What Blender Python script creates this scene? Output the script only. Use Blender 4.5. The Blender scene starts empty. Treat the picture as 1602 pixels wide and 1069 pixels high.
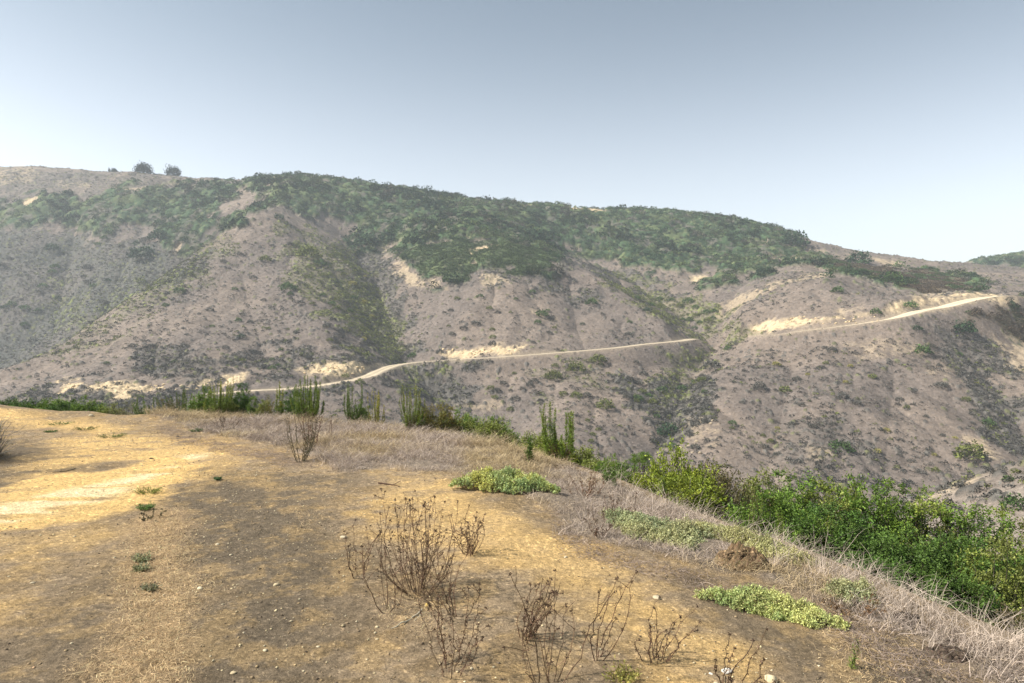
import bpy, math, random
import numpy as np
from mathutils import Vector

# ------------------------------------------------------------------ camera, world, sun, exposure
scene = bpy.context.scene
F = 1068.0                       # focal length in photograph pixels (24 mm lens)
cam_d = bpy.data.cameras.new("camera")
cam_d.lens = 24.0; cam_d.sensor_width = 36.0
cam_d.clip_start = 0.05; cam_d.clip_end = 20000.0
cam = bpy.data.objects.new("camera", cam_d)
scene.collection.objects.link(cam)
cam.location = (0.0, 0.0, 0.0)
cam.rotation_euler = (math.radians(90), 0, 0)
scene.camera = cam

SUN_EL, SUN_AZ = 44.0, -100.0     # azimuth measured from +Y (view direction) clockwise; negative = left
world = bpy.data.worlds.new("World")
scene.world = world
world.use_nodes = True
wn = world.node_tree
bg = wn.nodes["Background"]
sky = wn.nodes.new("ShaderNodeTexSky")
sky.sky_type = 'NISHITA'
sky.sun_disc = False
sky.sun_elevation = math.radians(SUN_EL)
sky.sun_rotation = math.radians(SUN_AZ)
sky.air_density = 1.0
sky.dust_density = 2.0
sky.ozone_density = 1.2
sky.altitude = 50
hsv = wn.nodes.new("ShaderNodeHueSaturation")
hsv.inputs['Saturation'].default_value = 0.52
wn.links.new(sky.outputs[0], hsv.inputs['Color'])
# the hazy sky is pale along the skyline and greyer higher up
wtc = wn.nodes.new("ShaderNodeTexCoord"); wsep = wn.nodes.new("ShaderNodeSeparateXYZ"); wr = wn.nodes.new("ShaderNodeValToRGB")
wn.links.new(wtc.outputs["Generated"], wsep.inputs[0]); wn.links.new(wsep.outputs[2], wr.inputs[0])
wr.color_ramp.interpolation = 'EASE'
wr.color_ramp.elements[0].position = 0.10; wr.color_ramp.elements[0].color = (1.34, 1.30, 1.23, 1)
wr.color_ramp.elements[1].position = 0.50; wr.color_ramp.elements[1].color = (0.61, 0.69, 0.71, 1)
wm = wn.nodes.new("ShaderNodeMix"); wm.data_type = 'RGBA'; wm.blend_type = 'MULTIPLY'; wm.inputs[0].default_value = 1.0
wn.links.new(hsv.outputs[0], wm.inputs[6]); wn.links.new(wr.outputs[0], wm.inputs[7]); wn.links.new(wm.outputs[2], bg.inputs[0])
bg.inputs[1].default_value = 0.1

sun_d = bpy.data.lights.new("sun", 'SUN')
sun_d.energy = 4.0
sun_d.angle = math.radians(1.5)
sun_d.color = (1.0, 0.95, 0.87)
sun = bpy.data.objects.new("sun", sun_d)
scene.collection.objects.link(sun)
_e, _a = math.radians(SUN_EL), math.radians(SUN_AZ)
_dir = Vector((math.sin(_a) * math.cos(_e), math.cos(_a) * math.cos(_e), math.sin(_e)))
sun.rotation_euler = _dir.to_track_quat('Z', 'Y').to_euler()

scene.view_settings.view_transform = 'Standard'
scene.view_settings.look = 'None'
scene.view_settings.exposure = 0.95
scene.view_settings.gamma = 1.0
scene.view_settings.use_curve_mapping = False
scene.cycles.use_denoising = True
scene.cycles.volume_bounces = 1
scene.cycles.max_bounces = 8
scene.cycles.diffuse_bounces = 3
scene.cycles.transparent_max_bounces = 8
scene.render.film_transparent = False

# ------------------------------------------------------------------ numpy noise
def _hash(ix, iy, seed):
    h = (ix.astype(np.int64) * 374761393 + iy.astype(np.int64) * 668265263 + seed * 1442695041) & 0xFFFFFFFF
    h = ((h ^ (h >> 13)) * 1274126177) & 0xFFFFFFFF
    h = ((h ^ (h >> 16)) * 2246822519) & 0xFFFFFFFF
    h = h ^ (h >> 15)
    return (h & 0xFFFFFF) / float(0x1000000)

def vnoise(x, y, seed=0):
    ix = np.floor(x); iy = np.floor(y)
    fx = x - ix; fy = y - iy
    ux = fx * fx * fx * (fx * (fx * 6 - 15) + 10); uy = fy * fy * fy * (fy * (fy * 6 - 15) + 10)
    a = _hash(ix, iy, seed); b = _hash(ix + 1, iy, seed)
    c = _hash(ix, iy + 1, seed); d = _hash(ix + 1, iy + 1, seed)
    return (a + (b - a) * ux) * (1 - uy) + (c + (d - c) * ux) * uy

def fbm(x, y, octaves=4, seed=0, gain=0.5):
    v = 0.0; amp = 1.0; tot = 0.0
    for o in range(octaves):
        v = v + amp * vnoise(x * 2 ** o + 17.3 * o, y * 2 ** o - 9.1 * o, seed + o)
        tot += amp; amp *= gain
    return v / tot               # 0..1, mean 0.5

def domes(x, y, cell, seed, dens, rmin=0.3, rmax=0.75):
    """rounded bush-like bumps: height 0..1 (times their radius) and the id of the bush"""
    gx = x / cell; gy = y / cell
    ix = np.floor(gx); iy = np.floor(gy)
    best = np.zeros_like(x); bid = np.zeros_like(x)
    for dx in (-1, 0, 1):
        for dy in (-1, 0, 1):
            cx = ix + dx; cy = iy + dy
            px_ = cx + _hash(cx, cy, seed); py_ = cy + _hash(cx, cy, seed + 1)
            r = rmin + (rmax - rmin) * _hash(cx, cy, seed + 2) ** 2
            on = _hash(cx, cy, seed + 3) < dens
            d2 = ((gx - px_) ** 2 + (gy - py_) ** 2) / (r * r)
            hgt = np.where(on & (d2 < 1), np.sqrt(np.maximum(1 - d2, 0)) * r, 0)
            m = hgt > best
            best = np.where(m, hgt, best)
            bid = np.where(m, _hash(cx, cy, seed + 4), bid)
    return best * cell, bid

def sstep(a, b, x):
    t = np.clip((x - a) / (b - a), 0, 1)
    return t * t * (3 - 2 * t)

# ------------------------------------------------------------------ terrain: surveyed heights
def P(px, py, Y):                # a surveyed terrain point: bearing, elevation angle and distance
    return ((px - 801) / F * Y, Y, (534 - py) / F * Y)

SURVEY = [P(*a) for a in [
 # main ridge
 (-160,262,560),(0,259,560),(80,262,560),(150,267,560),(225,270,555),(330,277,540),(430,276,505),(520,285,485),
 (640,306,475),(700,314,490),(760,318,505),(900,328,520),(1050,335,520),(1180,354,500),(1250,375,480),(1350,393,475),
 (1430,402,475),(1500,412,480),(1560,416,500),(1640,430,500),
 # behind the ridge
 (-200,380,700),(0,350,700),(300,360,700),(520,370,650),(760,380,680),(1000,390,700),(1250,420,660),(1450,440,620),
 (1520,412,640),(1602,395,650),(1720,380,650),(1602,420,760),(1900,400,650),(-300,300,500),
 # back-left valley
 (0,330,480),(100,330,470),(200,330,465),(300,320,470),(0,400,430),(80,400,430),(160,400,420),(230,380,425),
 (290,390,415),(340,345,430),(60,450,400),(130,455,390),(0,480,390),(60,520,360),(0,560,360),(-100,430,430),
 (-150,520,380),(-120,600,330),(-300,600,250),(190,440,385),
 # left spur crest and face
 (450,300,460),(430,330,410),(400,337,385),(365,355,375),(330,380,362),(285,410,345),(250,440,330),(200,472,310),(150,506,292),
 (100,538,275),(50,565,255),(0,590,238),(-80,620,215),
 (60,600,212),(0,622,205),(200,520,252),(200,560,222),(200,600,196),(200,625,184),(60,635,180),(330,450,300),(330,520,245),(330,570,215),(340,614,190),
 (430,400,335),(450,450,300),(450,500,262),(450,550,228),(450,608,200),(540,400,340),(520,450,300),(530,500,262),(540,560,226),(545,597,208),
 (450,640,175),(300,650,165),(600,650,170),(200,660,150),
 # gully between left spur and middle spur
 (545,352,425),(572,400,372),(598,450,328),(618,500,290),(634,545,258),(650,566,243),(700,600,222),(728,640,205),(745,680,185),
 # shelf above
 (600,340,430),(680,335,440),(620,375,395),(660,352,400),
 # middle spur
 (800,345,440),(770,362,395),(740,380,365),(700,400,345),(790,385,360),(720,445,315),(650,410,345),(640,440,325),(660,500,285),
 (740,500,278),(830,430,322),(800,480,288),(840,520,268),(740,560,248),(790,556,246),(850,553,245),(780,600,222),(850,600,222),(850,650,195),(930,690,172),
 (940,600,222),(950,640,200),(900,560,245),(960,543,256),
 # right flank of middle spur
 (870,405,360),(940,442,332),(1000,478,308),(1035,500,292),(1065,525,276),(960,500,290),(1000,560,245),(900,480,300),
 # gully between middle and right spur
 (880,385,440),(930,400,430),(985,420,405),(1030,455,370),(1090,490,325),(1120,518,292),(1095,545,262),(1080,575,238),(1055,615,212),(1030,660,190),(1010,700,172),
 (900,360,470),(1050,380,460),(1150,395,440),(1100,435,390),(1050,425,400),
 # right spur
 (1180,430,350),(1280,432,300),(1230,455,300),(1180,475,292),(1140,500,290),(1330,450,292),(1300,470,272),(1350,412,400),(1250,400,400),
 (1400,440,320),(1480,446,320),(1540,440,350),(1440,465,275),
 (1170,524,268),(1215,523,252),(1300,512,244),(1400,497,240),(1450,483,244),(1500,472,250),(1560,463,258),(1600,470,270),
 (1130,560,228),(1110,620,200),(1090,670,182),(1080,720,162),(1200,580,218),(1200,640,192),(1200,700,170),(1300,560,222),(1300,620,196),(1300,690,170),
 (1300,760,150),(1400,540,226),(1400,600,202),(1400,660,180),(1400,740,155),(1500,540,226),(1500,600,204),(1500,660,184),(1480,720,165),
 (1545,545,228),(1575,590,210),(1600,640,192),(1560,690,172),(1640,700,170),
 (1560,520,238),(1602,530,240),(1640,520,246),(1600,590,206),(1640,640,190),(1680,560,225),(1800,520,260),(1700,470,300),
(200,492,345),(260,458,365),(300,428,385),(345,388,408),(140,532,330),(80,578,300),(30,602,280),(-40,640,270),
 # near right spur
 (1440,772,92),(1480,755,92),(1540,740,90),(1602,727,88),(1680,712,86),(1800,700,84),(1602,800,66),(1480,850,66),(1500,790,80),
 # own hill falling away, valley floor
 (1602,800,110),(1500,830,115),(1400,840,110),(1200,850,112),(1000,860,112),(800,850,115),(600,850,115),(400,830,115),(200,800,115),(0,760,120),(-200,760,120),
 (1300,980,60),(1100,1000,60),(900,1000,60),(700,980,60),(500,960,60),(300,900,60),(0,900,55),(-250,840,55),
]]
SURVEY += [(-30, 0, -1), (-60, -40, 8), (0, -40, -1), (50, -20, -14), (60, 20, -24), (90, 60, -20), (-60, 20, -6), (0, -120, -4), (-200, -150, 5),
           (150, -150, -30), (140, 40, -22), (-140, 60, -40), (-300, 0, -20), (300, 0, -20), (300, 150, 10), (-320, 200, 10),
           (0, -700, 0), (-700, -300, 0), (700, -300, 0), (-800, 300, 60), (800, 300, 60), (-500, 900, 60), (500, 900, 40), (0, 1000, 60)]
_S = np.array(SURVEY, float)

def _tps_fit(S, lam):
    xy = S[:, :2] / 100.0
    d2 = ((xy[:, None] - xy[None]) ** 2).sum(-1)
    K = 0.5 * d2 * np.log(d2 + 1e-12)
    n = len(S)
    A = np.zeros((n + 3, n + 3))
    A[:n, :n] = K + lam * np.eye(n)
    A[:n, n] = 1; A[:n, n + 1:] = xy
    A[n, :n] = 1; A[n + 1:, :n] = xy.T
    b = np.zeros(n + 3); b[:n] = S[:, 2]
    return np.linalg.solve(A, b)
_W = _tps_fit(_S, 0.004)

def h_tps(x, y):
    x = np.asarray(x, float); y = np.asarray(y, float)
    sh = x.shape; xf = x.ravel() / 100; yf = y.ravel() / 100
    out = np.empty_like(xf); c = _S[:, :2] / 100; n = len(c)
    for i in range(0, len(xf), 20000):
        a = xf[i:i + 20000, None]; b = yf[i:i + 20000, None]
        d2 = (a - c[None, :, 0]) ** 2 + (b - c[None, :, 1]) ** 2
        out[i:i + 20000] = (0.5 * d2 * np.log(d2 + 1e-12)) @ _W[:n] + _W[n] + _W[n + 1] * a[:, 0] + _W[n + 2] * b[:, 0]
    return out.reshape(sh)

# bluff crest in plan, plateau on the near/left side
CREST = np.array([(-60, 15.5), (-30, 16.0), (-17, 15.9), (-11.2, 15.3), (-7.2, 14.9), (-4.7, 14.2), (-2.1, 12.9), (0.0, 10.6), (0.82, 8.87), (1.36, 7.3),
                  (1.92, 6.25), (2.24, 5.32), (2.52, 4.49), (2.82, 3.76), (3.2, 2.4), (3.7, 0), (5.0, -6), (8, -20), (14, -60)], float)

def poly_dist(x, y, pts, closed=False):
    n = len(pts); best = np.full(x.shape, 1e18)
    for i in range(n if closed else n - 1):
        a = pts[i]; b = pts[(i + 1) % n]
        ex, ey = b[0] - a[0], b[1] - a[1]
        t = np.clip(((x - a[0]) * ex + (y - a[1]) * ey) / (ex * ex + ey * ey + 1e-12), 0, 1)
        d = (x - a[0] - t * ex) ** 2 + (y - a[1] - t * ey) ** 2
        best = np.minimum(best, d)
    return np.sqrt(best)

def inside(x, y, pts):
    r = np.zeros(x.shape, bool); n = len(pts)
    for i in range(n):
        x1, y1 = pts[i]; x2, y2 = pts[(i + 1) % n]
        if y1 == y2: continue
        c = ((y1 > y) != (y2 > y)) & (x < (x2 - x1) * (y - y1) / (y2 - y1) + x1)
        r ^= c
    return r

_CP = np.vstack([CREST, [(14, -200), (-200, -200), (-200, 15.5)]])
def crest_s(x, y):               # + on the plateau, - down the slope
    d = poly_dist(x, y, CREST)
    return np.where(inside(x, y, _CP), d, -d)

def h_near(x, y):
    s = crest_s(x, y)
    z = -1.62 - 0.05 * np.maximum(x, 0) + 0.10 * np.maximum(-9.0 - x, 0) * sstep(30, 10, y)
    z = z + 0.10 * (fbm(x * 0.35, y * 0.35, 3, 5) - 0.5)
    z = z + 0.035 * (fbm(x * 2.3, y * 2.3, 4, 11) - 0.5)
    z = z + 0.16 * np.exp(-((s - 0.9) / 0.5) ** 2) * (0.35 + fbm(x * 1.1, y * 1.1, 3, 8)) * sstep(-3, -9, x)
    d = np.maximum(-s, 0)
    z = z - 0.62 * (np.sqrt(d * d + 1.2 ** 2) - 1.2)
    z = z - 0.05 * sstep(2.0, 0.0, s)
    u_ = x * 0.86 + y * 0.5; v_ = -x * 0.5 + y * 0.86
    z = z + 0.028 * (fbm(u_ * 0.7, v_ * 5.0, 4, 23) - 0.5) * sstep(0.5, 2.5, s)
    # erosion and stones roughness
    z = z + 0.012 * (fbm(x * 9, y * 9, 4, 21) - 0.5)
    return z, s

def h_base(x, y):
    x = np.asarray(x, float); y = np.asarray(y, float)
    r = np.hypot(x, y)
    far = h_tps(x, y)
    out = far
    m = r < 75
    if m.any():
        zn, s = h_near(x[m], y[m])
        w = sstep(14.0, 36.0, -s) * sstep(14, 40, r[m])
        w = np.maximum(w, sstep(55, 75, r[m]))
        out = far.copy()
        out[m] = zn * (1 - w) + far[m] * w
    return out

def erode(x, y):                 # medium relief on the hills: rills and bulges
    a = fbm(x / 26.0, y / 26.0, 4, 31) - 0.5
    rid = 1 - np.abs(2 * fbm(x / 17.0 + 0.3 * a, y / 38.0, 3, 57) - 1)
    return 4.0 * a - 1.3 * (rid ** 3)

def _ln(*c): return np.array([P(*q)[:2] for q in c])
GULLIES = [(_ln((545,352,425),(572,400,372),(598,450,328),(618,500,290),(634,545,258),(650,566,243),(700,600,222),(728,640,205),(745,680,185),(760,700,160)), 7.0, 13.0),
           (_ln((880,385,440),(930,400,430),(985,420,405),(1030,455,370),(1090,490,325),(1120,518,292),(1095,545,262),(1080,575,238),(1055,615,212),(1030,660,190),(1010,700,172)), 6.5, 13.0),
           (_ln((345,388,400),(300,428,372),(260,458,352),(200,492,335),(140,532,318),(80,578,292),(30,602,272),(-40,640,262)), 13.0, 17.0),
           (_ln((120,340,470),(110,400,430),(95,460,400),(80,520,365),(60,565,330)), 7.0, 15.0),
           (_ln((230,350,470),(205,400,425),(180,450,395),(160,500,360)), 4.5, 10.0),
           (_ln((1525,548,224),(1545,565,216),(1570,600,206),(1600,650,188),(1610,720,165)), 4.0, 9.0),
           (_ln((1250,392,440),(1180,430,375),(1130,470,330),(1120,510,295)), 4.0, 10.0),
           (_ln((640,330,430),(590,372,395),(565,395,370)), 4.0, 10.0), (_ln((470,360,380),(520,410,335),(570,470,300),(610,520,275)), 2.6, 7.0),
           (_ln((380,420,315),(400,500,260),(420,560,222)), 2.0, 6.0), (_ln((250,520,250),(240,570,215),(235,605,195)), 2.0, 6.0),
           (_ln((800,570,238),(790,620,212),(785,680,180)), 2.2, 7.0), (_ln((890,450,325),(905,510,280),(915,540,258)), 2.2, 7.0),
           (_ln((1240,560,224),(1220,640,192),(1200,720,165)), 2.2, 7.0), (_ln((1400,560,215),(1390,640,188),(1385,720,160)), 2.2, 7.0)]
RIDGES = [(_ln((450,300,460),(430,330,410),(400,337,385),(365,355,375),(330,380,362),(285,410,345),(250,440,330),(200,472,310),(150,506,292),(100,538,275),(50,565,255),(0,590,238)), 5.5, 12.0),
          (_ln((840,380,385),(870,405,360),(940,442,332),(1000,478,308),(1035,500,292),(1065,525,276)), 2.5, 10.0)]
def creases(x, y):
    sh = x.shape; x = x.ravel(); y = y.ravel(); out = np.zeros_like(x)
    wob = 6 * (fbm(x / 22, y / 22, 3, 41) - 0.5)
    for lst, sg in ((GULLIES, -1), (RIDGES, 1)):
        for ln, a, w in lst:
            m = np.where((x > ln[:, 0].min() - 4 * w) & (x < ln[:, 0].max() + 4 * w) & (y > ln[:, 1].min() - 4 * w) & (y < ln[:, 1].max() + 4 * w))[0]
            if len(m) == 0: continue
            d = poly_dist(x[m], y[m], ln); d = np.maximum(d + wob[m] * 0.5 * sstep(0, 8, d), 0)
            out[m] += sg * a * (np.exp(-d / w) if sg < 0 else np.exp(-(d / w) ** 2))
    return out.reshape(sh)

def h_hills(x, y):
    x = np.asarray(x, float); y = np.asarray(y, float)
    k = sstep(70, 140, np.hypot(x, y))
    return h_base(x, y) + k * (erode(x, y) + creases(x, y))

def hit(px, py, y0, y1, fn=None, n=500):
    """where the sight line of a photograph point meets the terrain between two distances"""
    fn = fn or h_hills
    Y = np.linspace(y0, y1, n)
    X = (px - 801) / F * Y; Z = (534 - py) / F * Y
    g = fn(X, Y) - Z
    k = np.where((g[:-1] < 0) & (g[1:] >= 0))[0]
    if len(k) == 0:
        i = int(np.argmin(np.abs(g)))
        return X[i], Y[i], float(fn(X[i:i + 1], Y[i:i + 1])[0])
    i = k[0]; t = g[i] / (g[i] - g[i + 1])
    return X[i] + (X[i + 1] - X[i]) * t, Y[i] + (Y[i + 1] - Y[i]) * t, Z[i] + (Z[i + 1] - Z[i]) * t

# ------------------------------------------------------------------ the dirt road across the far hills
def catmull(pts, n):
    p = np.vstack([2 * pts[0] - pts[1], pts, 2 * pts[-1] - pts[-2]]); out = []
    for i in range(1, len(p) - 2):
        for t in np.linspace(0, 1, n, endpoint=False):
            out.append(0.5 * (2 * p[i] + (p[i + 1] - p[i - 1]) * t + (2 * p[i - 1] - 5 * p[i] + 4 * p[i + 1] - p[i + 2]) * t * t
                              + (-p[i - 1] + 3 * p[i] - 3 * p[i + 1] + p[i + 2]) * t ** 3))
    out.append(p[-2]); return np.array(out)

def road_line(ctrl):
    return catmull(np.array([P(*c) for c in ctrl]), 14)
ROAD_A = road_line([(330,616,186),(390,611,192),(450,608,200),(520,600,210),(570,590,220),(596,579,232),(620,571,242),(660,566,246),(720,562,246),(800,557,247),(880,551,249),
                    (960,544,255),(1010,538,262),(1060,533.5,272),(1082,530,290)])
ROAD_B = road_line([(1172,527,276),(1190,525,262),(1215,523,254),(1300,512.5,247),(1360,504,244),(1400,497,243),(1440,486,247),(1475,480,250),(1510,471,253),(1535,466,256),(1565,463,260),(1590,466,264)])
ROADS = [(ROAD_A, 2.3), (ROAD_B, 3.8)]

def road_near(x, y):
    """distance to the road centre line, road height there, half width"""
    bd = np.full(x.shape, 1e9); bz = np.zeros(x.shape); bw = np.full(x.shape, 2.0)
    for line, w in ROADS:
        for i in range(0, len(line) - 1, 2):
            a = line[i]; b = line[min(i + 2, len(line) - 1)]
            ex, ey = b[0] - a[0], b[1] - a[1]
            t = np.clip(((x - a[0]) * ex + (y - a[1]) * ey) / (ex * ex + ey * ey + 1e-12), 0, 1)
            d = np.hypot(x - a[0] - t * ex, y - a[1] - t * ey)
            m = d < bd
            bd = np.where(m, d, bd); bz = np.where(m, a[2] + t * (b[2] - a[2]), bz); bw = np.where(m, w, bw)
    return bd, bz, bw

def h_road(x, y):                # hills with the road cut into them
    x = np.asarray(x, float); y = np.asarray(y, float)
    z = h_hills(x, y)
    m = (y > 165) & (y < 320) & (x > -110) & (x < 220)
    if m.any():
        xm, ym = x[m], y[m]
        d, rz, w = road_near(xm, ym)
        zz = z[m]
        lo = rz - 0.75 * np.maximum(d - w - 0.6, 0)
        hi = rz + 0.95 * np.maximum(d - w - 0.3, 0)
        k = sstep(15, 7, d)
        cl = np.clip(zz, lo, hi)
        z = z.copy(); z[m] = zz + (cl - zz) * k
    return z

# ------------------------------------------------------------------ mesh and material helpers
COL = scene.collection
rng = np.random.default_rng(7)

def tag(o, label=None, cat=None, group=None, kind=None):
    if label: o["label"] = label
    if cat: o["category"] = cat
    if group: o["group"] = group
    if kind: o["kind"] = kind
    return o

def mesh_np(name, verts, faces, mat, col=None, smooth=False, parent=None, link=True):
    verts = np.asarray(verts, np.float32); faces = np.asarray(faces, np.int32)
    me = bpy.data.meshes.new(name)
    nf, k = faces.shape
    me.vertices.add(len(verts)); me.vertices.foreach_set("co", verts.ravel())
    me.loops.add(nf * k); me.loops.foreach_set("vertex_index", faces.ravel())
    me.polygons.add(nf)
    me.polygons.foreach_set("loop_start", np.arange(nf, dtype=np.int32) * k)
    if smooth: me.polygons.foreach_set("use_smooth", np.ones(nf, bool))
    me.update(calc_edges=True)
    if col is not None:
        ca = me.color_attributes.new("Col", 'FLOAT_COLOR', 'POINT')
        c4 = np.ones((len(verts), 4), np.float32); c4[:, :3] = col
        ca.data.foreach_set("color", c4.ravel())
    if mat: me.materials.append(mat)
    o = bpy.data.objects.new(name, me)
    if link: COL.objects.link(o)
    if parent is not None: o.parent = parent
    return o

def node(nt, t, **kw):
    n = nt.nodes.new(t)
    for k, v in kw.items(): setattr(n, k, v)
    return n

def mat_base(name, rough=0.9):
    m = bpy.data.materials.new(name); m.use_nodes = True
    b = m.node_tree.nodes["Principled BSDF"]
    b.inputs["Roughness"].default_value = rough
    b.inputs["Specular IOR Level"].default_value = 0.2
    return m, m.node_tree, b

def mixmul(nt, a, b_, fac=1.0):
    n = node(nt, "ShaderNodeMix", data_type='RGBA', blend_type='MULTIPLY')
    n.inputs[0].default_value = fac
    nt.links.new(a, n.inputs[6]); nt.links.new(b_, n.inputs[7])
    return n.outputs[2]

def ramp_noise(nt, vec, scale, lo, hi, detail=4, rough=0.6, a=0.3, b_=0.7):
    n = node(nt, "ShaderNodeTexNoise"); n.inputs["Scale"].default_value = scale
    n.inputs["Detail"].default_value = detail; n.inputs["Roughness"].default_value = rough
    nt.links.new(vec, n.inputs["Vector"])
    r = node(nt, "ShaderNodeMapRange"); r.inputs[1].default_value = a; r.inputs[2].default_value = b_
    r.inputs[3].default_value = lo; r.inputs[4].default_value = hi
    nt.links.new(n.outputs["Fac"], r.inputs[0])
    return r.outputs[0], n.outputs["Fac"]

def mat_terrain(name, scales, contrast, bump, bscale):
    m, nt, b = mat_base(name, 0.95)
    at = node(nt, "ShaderNodeAttribute", attribute_name="Col")
    tc = node(nt, "ShaderNodeTexCoord")
    c = at.outputs["Color"]
    for s in scales:
        v, _ = ramp_noise(nt, tc.outputs["Object"], s, 1 - contrast, 1 + contrast)
        c = mixmul(nt, c, v)
    nt.links.new(c, b.inputs["Base Color"])
    last = None
    for s, st in bscale:
        _, f = ramp_noise(nt, tc.outputs["Object"], s, 0, 1, detail=5, rough=0.65)
        bp = node(nt, "ShaderNodeBump"); bp.inputs["Strength"].default_value = bump; bp.inputs["Distance"].default_value = st
        nt.links.new(f, bp.inputs["Height"])
        if last: nt.links.new(last, bp.inputs["Normal"])
        last = bp.outputs[0]
    nt.links.new(last, b.inputs["Normal"])
    return m

def mat_leaf(name, trans=0.35, rough=0.55, spec=0.25):
    m, nt, b = mat_base(name, rough)
    b.inputs["Specular IOR Level"].default_value = spec
    at = node(nt, "ShaderNodeAttribute", attribute_name="Col")
    tc = node(nt, "ShaderNodeTexCoord")
    v, _ = ramp_noise(nt, tc.outputs["Object"], 7.0, 0.72, 1.3)
    c = mixmul(nt, at.outputs["Color"], v)
    nt.links.new(c, b.inputs["Base Color"])
    if trans > 0:
        t = node(nt, "ShaderNodeBsdfTranslucent"); nt.links.new(c, t.inputs[0])
        mx = node(nt, "ShaderNodeMixShader"); mx.inputs[0].default_value = trans
        out = nt.nodes["Material Output"]
        nt.links.new(b.outputs[0], mx.inputs[1]); nt.links.new(t.outputs[0], mx.inputs[2]); nt.links.new(mx.outputs[0], out.inputs[0])
    return m

M_GROUND = mat_terrain("dirt", (24.0, 70.0, 210.0), 0.33, 1.0, ((14.0, 0.03), (60.0, 0.014), (190.0, 0.008)))
M_HILL = mat_terrain("dry hillside", (0.9, 3.2), 0.20, 0.8, ((0.8, 0.5), (2.6, 0.25)))
M_ROAD = mat_terrain("road dust", (0.35, 1.5), 0.10, 0.4, ((1.0, 0.2),))
M_LEAF = mat_leaf("shrub leaf", 0.25)
M_FARLEAF = mat_leaf("far shrub leaf", 0.15, 0.8, 0.1)
M_STEM = mat_leaf("woody stem", 0.0, 0.85, 0.15)
M_STRAW = mat_leaf("dry straw", 0.25, 0.7, 0.15)
M_STONE = mat_leaf("stone", 0.0, 0.85, 0.2)

# ------------------------------------------------------------------ colours of the ground
def C(*a): return np.array(a, float)
def flat(px, py, z=-1.66):       # plan position of a plateau pixel
    Y = -z * F / (py - 534.0); return ((px - 801) / F * Y, Y)

YEL = [
 ([(100,690),(230,690),(330,700),(420,705),(330,720),(215,722),(120,735),(60,745),(80,715)], 0.8, 0.5),
 ([(-60,840),(60,832),(200,818),(250,780),(262,800),(240,860),(180,890),(60,905),(-60,930)], 0.45, 0.4),  # golden and pale bare patches on the near track: photo outline, strength, feather (m)
 ([(-60,800),(0,775),(60,757),(150,738),(215,718),(335,710),(300,728),(290,748),(262,778),(225,800),(150,818),(60,835),(-60,860)], 1.0, 0.22),
 ([(-40,657),(140,664),(210,680),(268,686),(320,690),(300,700),(230,712),(170,706),(150,696),(90,676),(-40,668)], 0.75, 0.5),
 ([(-60,930),(30,908),(75,925),(50,950),(-60,990)], 0.7, 0.25),
 ([(-60,868),(100,845),(160,850),(60,880),(-60,900)], 0.45, 0.25),
 ([(540,790),(640,765),(700,760),(760,785),(870,838),(960,880),(1060,925),(1150,985),(1200,1069),(1240,1200),(1120,1200),(1040,1020),(980,965),(880,905),(760,880),(640,850),(560,830)], 0.62, 0.35),
 ([(250,742),(330,715),(380,725),(350,745),(300,770)], 0.45, 0.3),
 ([(380,750),(420,735),(450,760),(420,790)], 0.35, 0.3),
]
BRIGHT = [([(-60,815),(0,795),(60,775),(150,757),(210,738),(300,728),(280,742),(230,760),(200,780),(120,800),(40,818),(-60,835)], 1.0, 0.15),
          ([(285,715),(350,709),(330,716),(290,724)], 0.9, 0.15)]
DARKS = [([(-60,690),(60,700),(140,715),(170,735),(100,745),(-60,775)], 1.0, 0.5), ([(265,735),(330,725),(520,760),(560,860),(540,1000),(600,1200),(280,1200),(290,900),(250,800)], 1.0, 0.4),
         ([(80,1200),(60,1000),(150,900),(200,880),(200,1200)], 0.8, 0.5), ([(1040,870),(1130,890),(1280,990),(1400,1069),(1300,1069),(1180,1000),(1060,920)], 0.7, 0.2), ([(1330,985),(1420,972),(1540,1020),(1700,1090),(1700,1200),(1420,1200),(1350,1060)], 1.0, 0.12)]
GRASS = [([(235,657),(300,650),(380,643),(450,640),(560,640),(650,650),(700,668),(800,697),(900,726),(1000,760),(1100,797),(1250,862),(1400,930),(1602,1020),(1700,1060),
           (1700,1110),(1602,1062),(1520,1012),(1430,967),(1345,948),(1290,925),(1180,885),(1110,880),(1040,858),(960,845),(890,832),(865,795),(790,760),(725,748),(640,742),(600,735),(540,745),(490,722),(440,700),(380,692),(320,682),(280,668)], 1.0, 0.12)]

def near_mask(x, y, polys, seed, amp):
    m = np.zeros(x.shape)
    n = (fbm(x * 1.1, y * 1.1, 4, seed) - 0.5) * 2
    n2 = (fbm(x * 7, y * 7, 3, seed + 9) - 0.5) * 2
    for pts, st, fe in polys:
        w = np.array([flat(*p) for p in pts])
        d = poly_dist(x, y, w, True); sd = np.where(inside(x, y, w), d, -d) + n * amp + n2 * amp * 0.35
        m = np.maximum(m, st * sstep(-fe, fe, sd))
    return m

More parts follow.
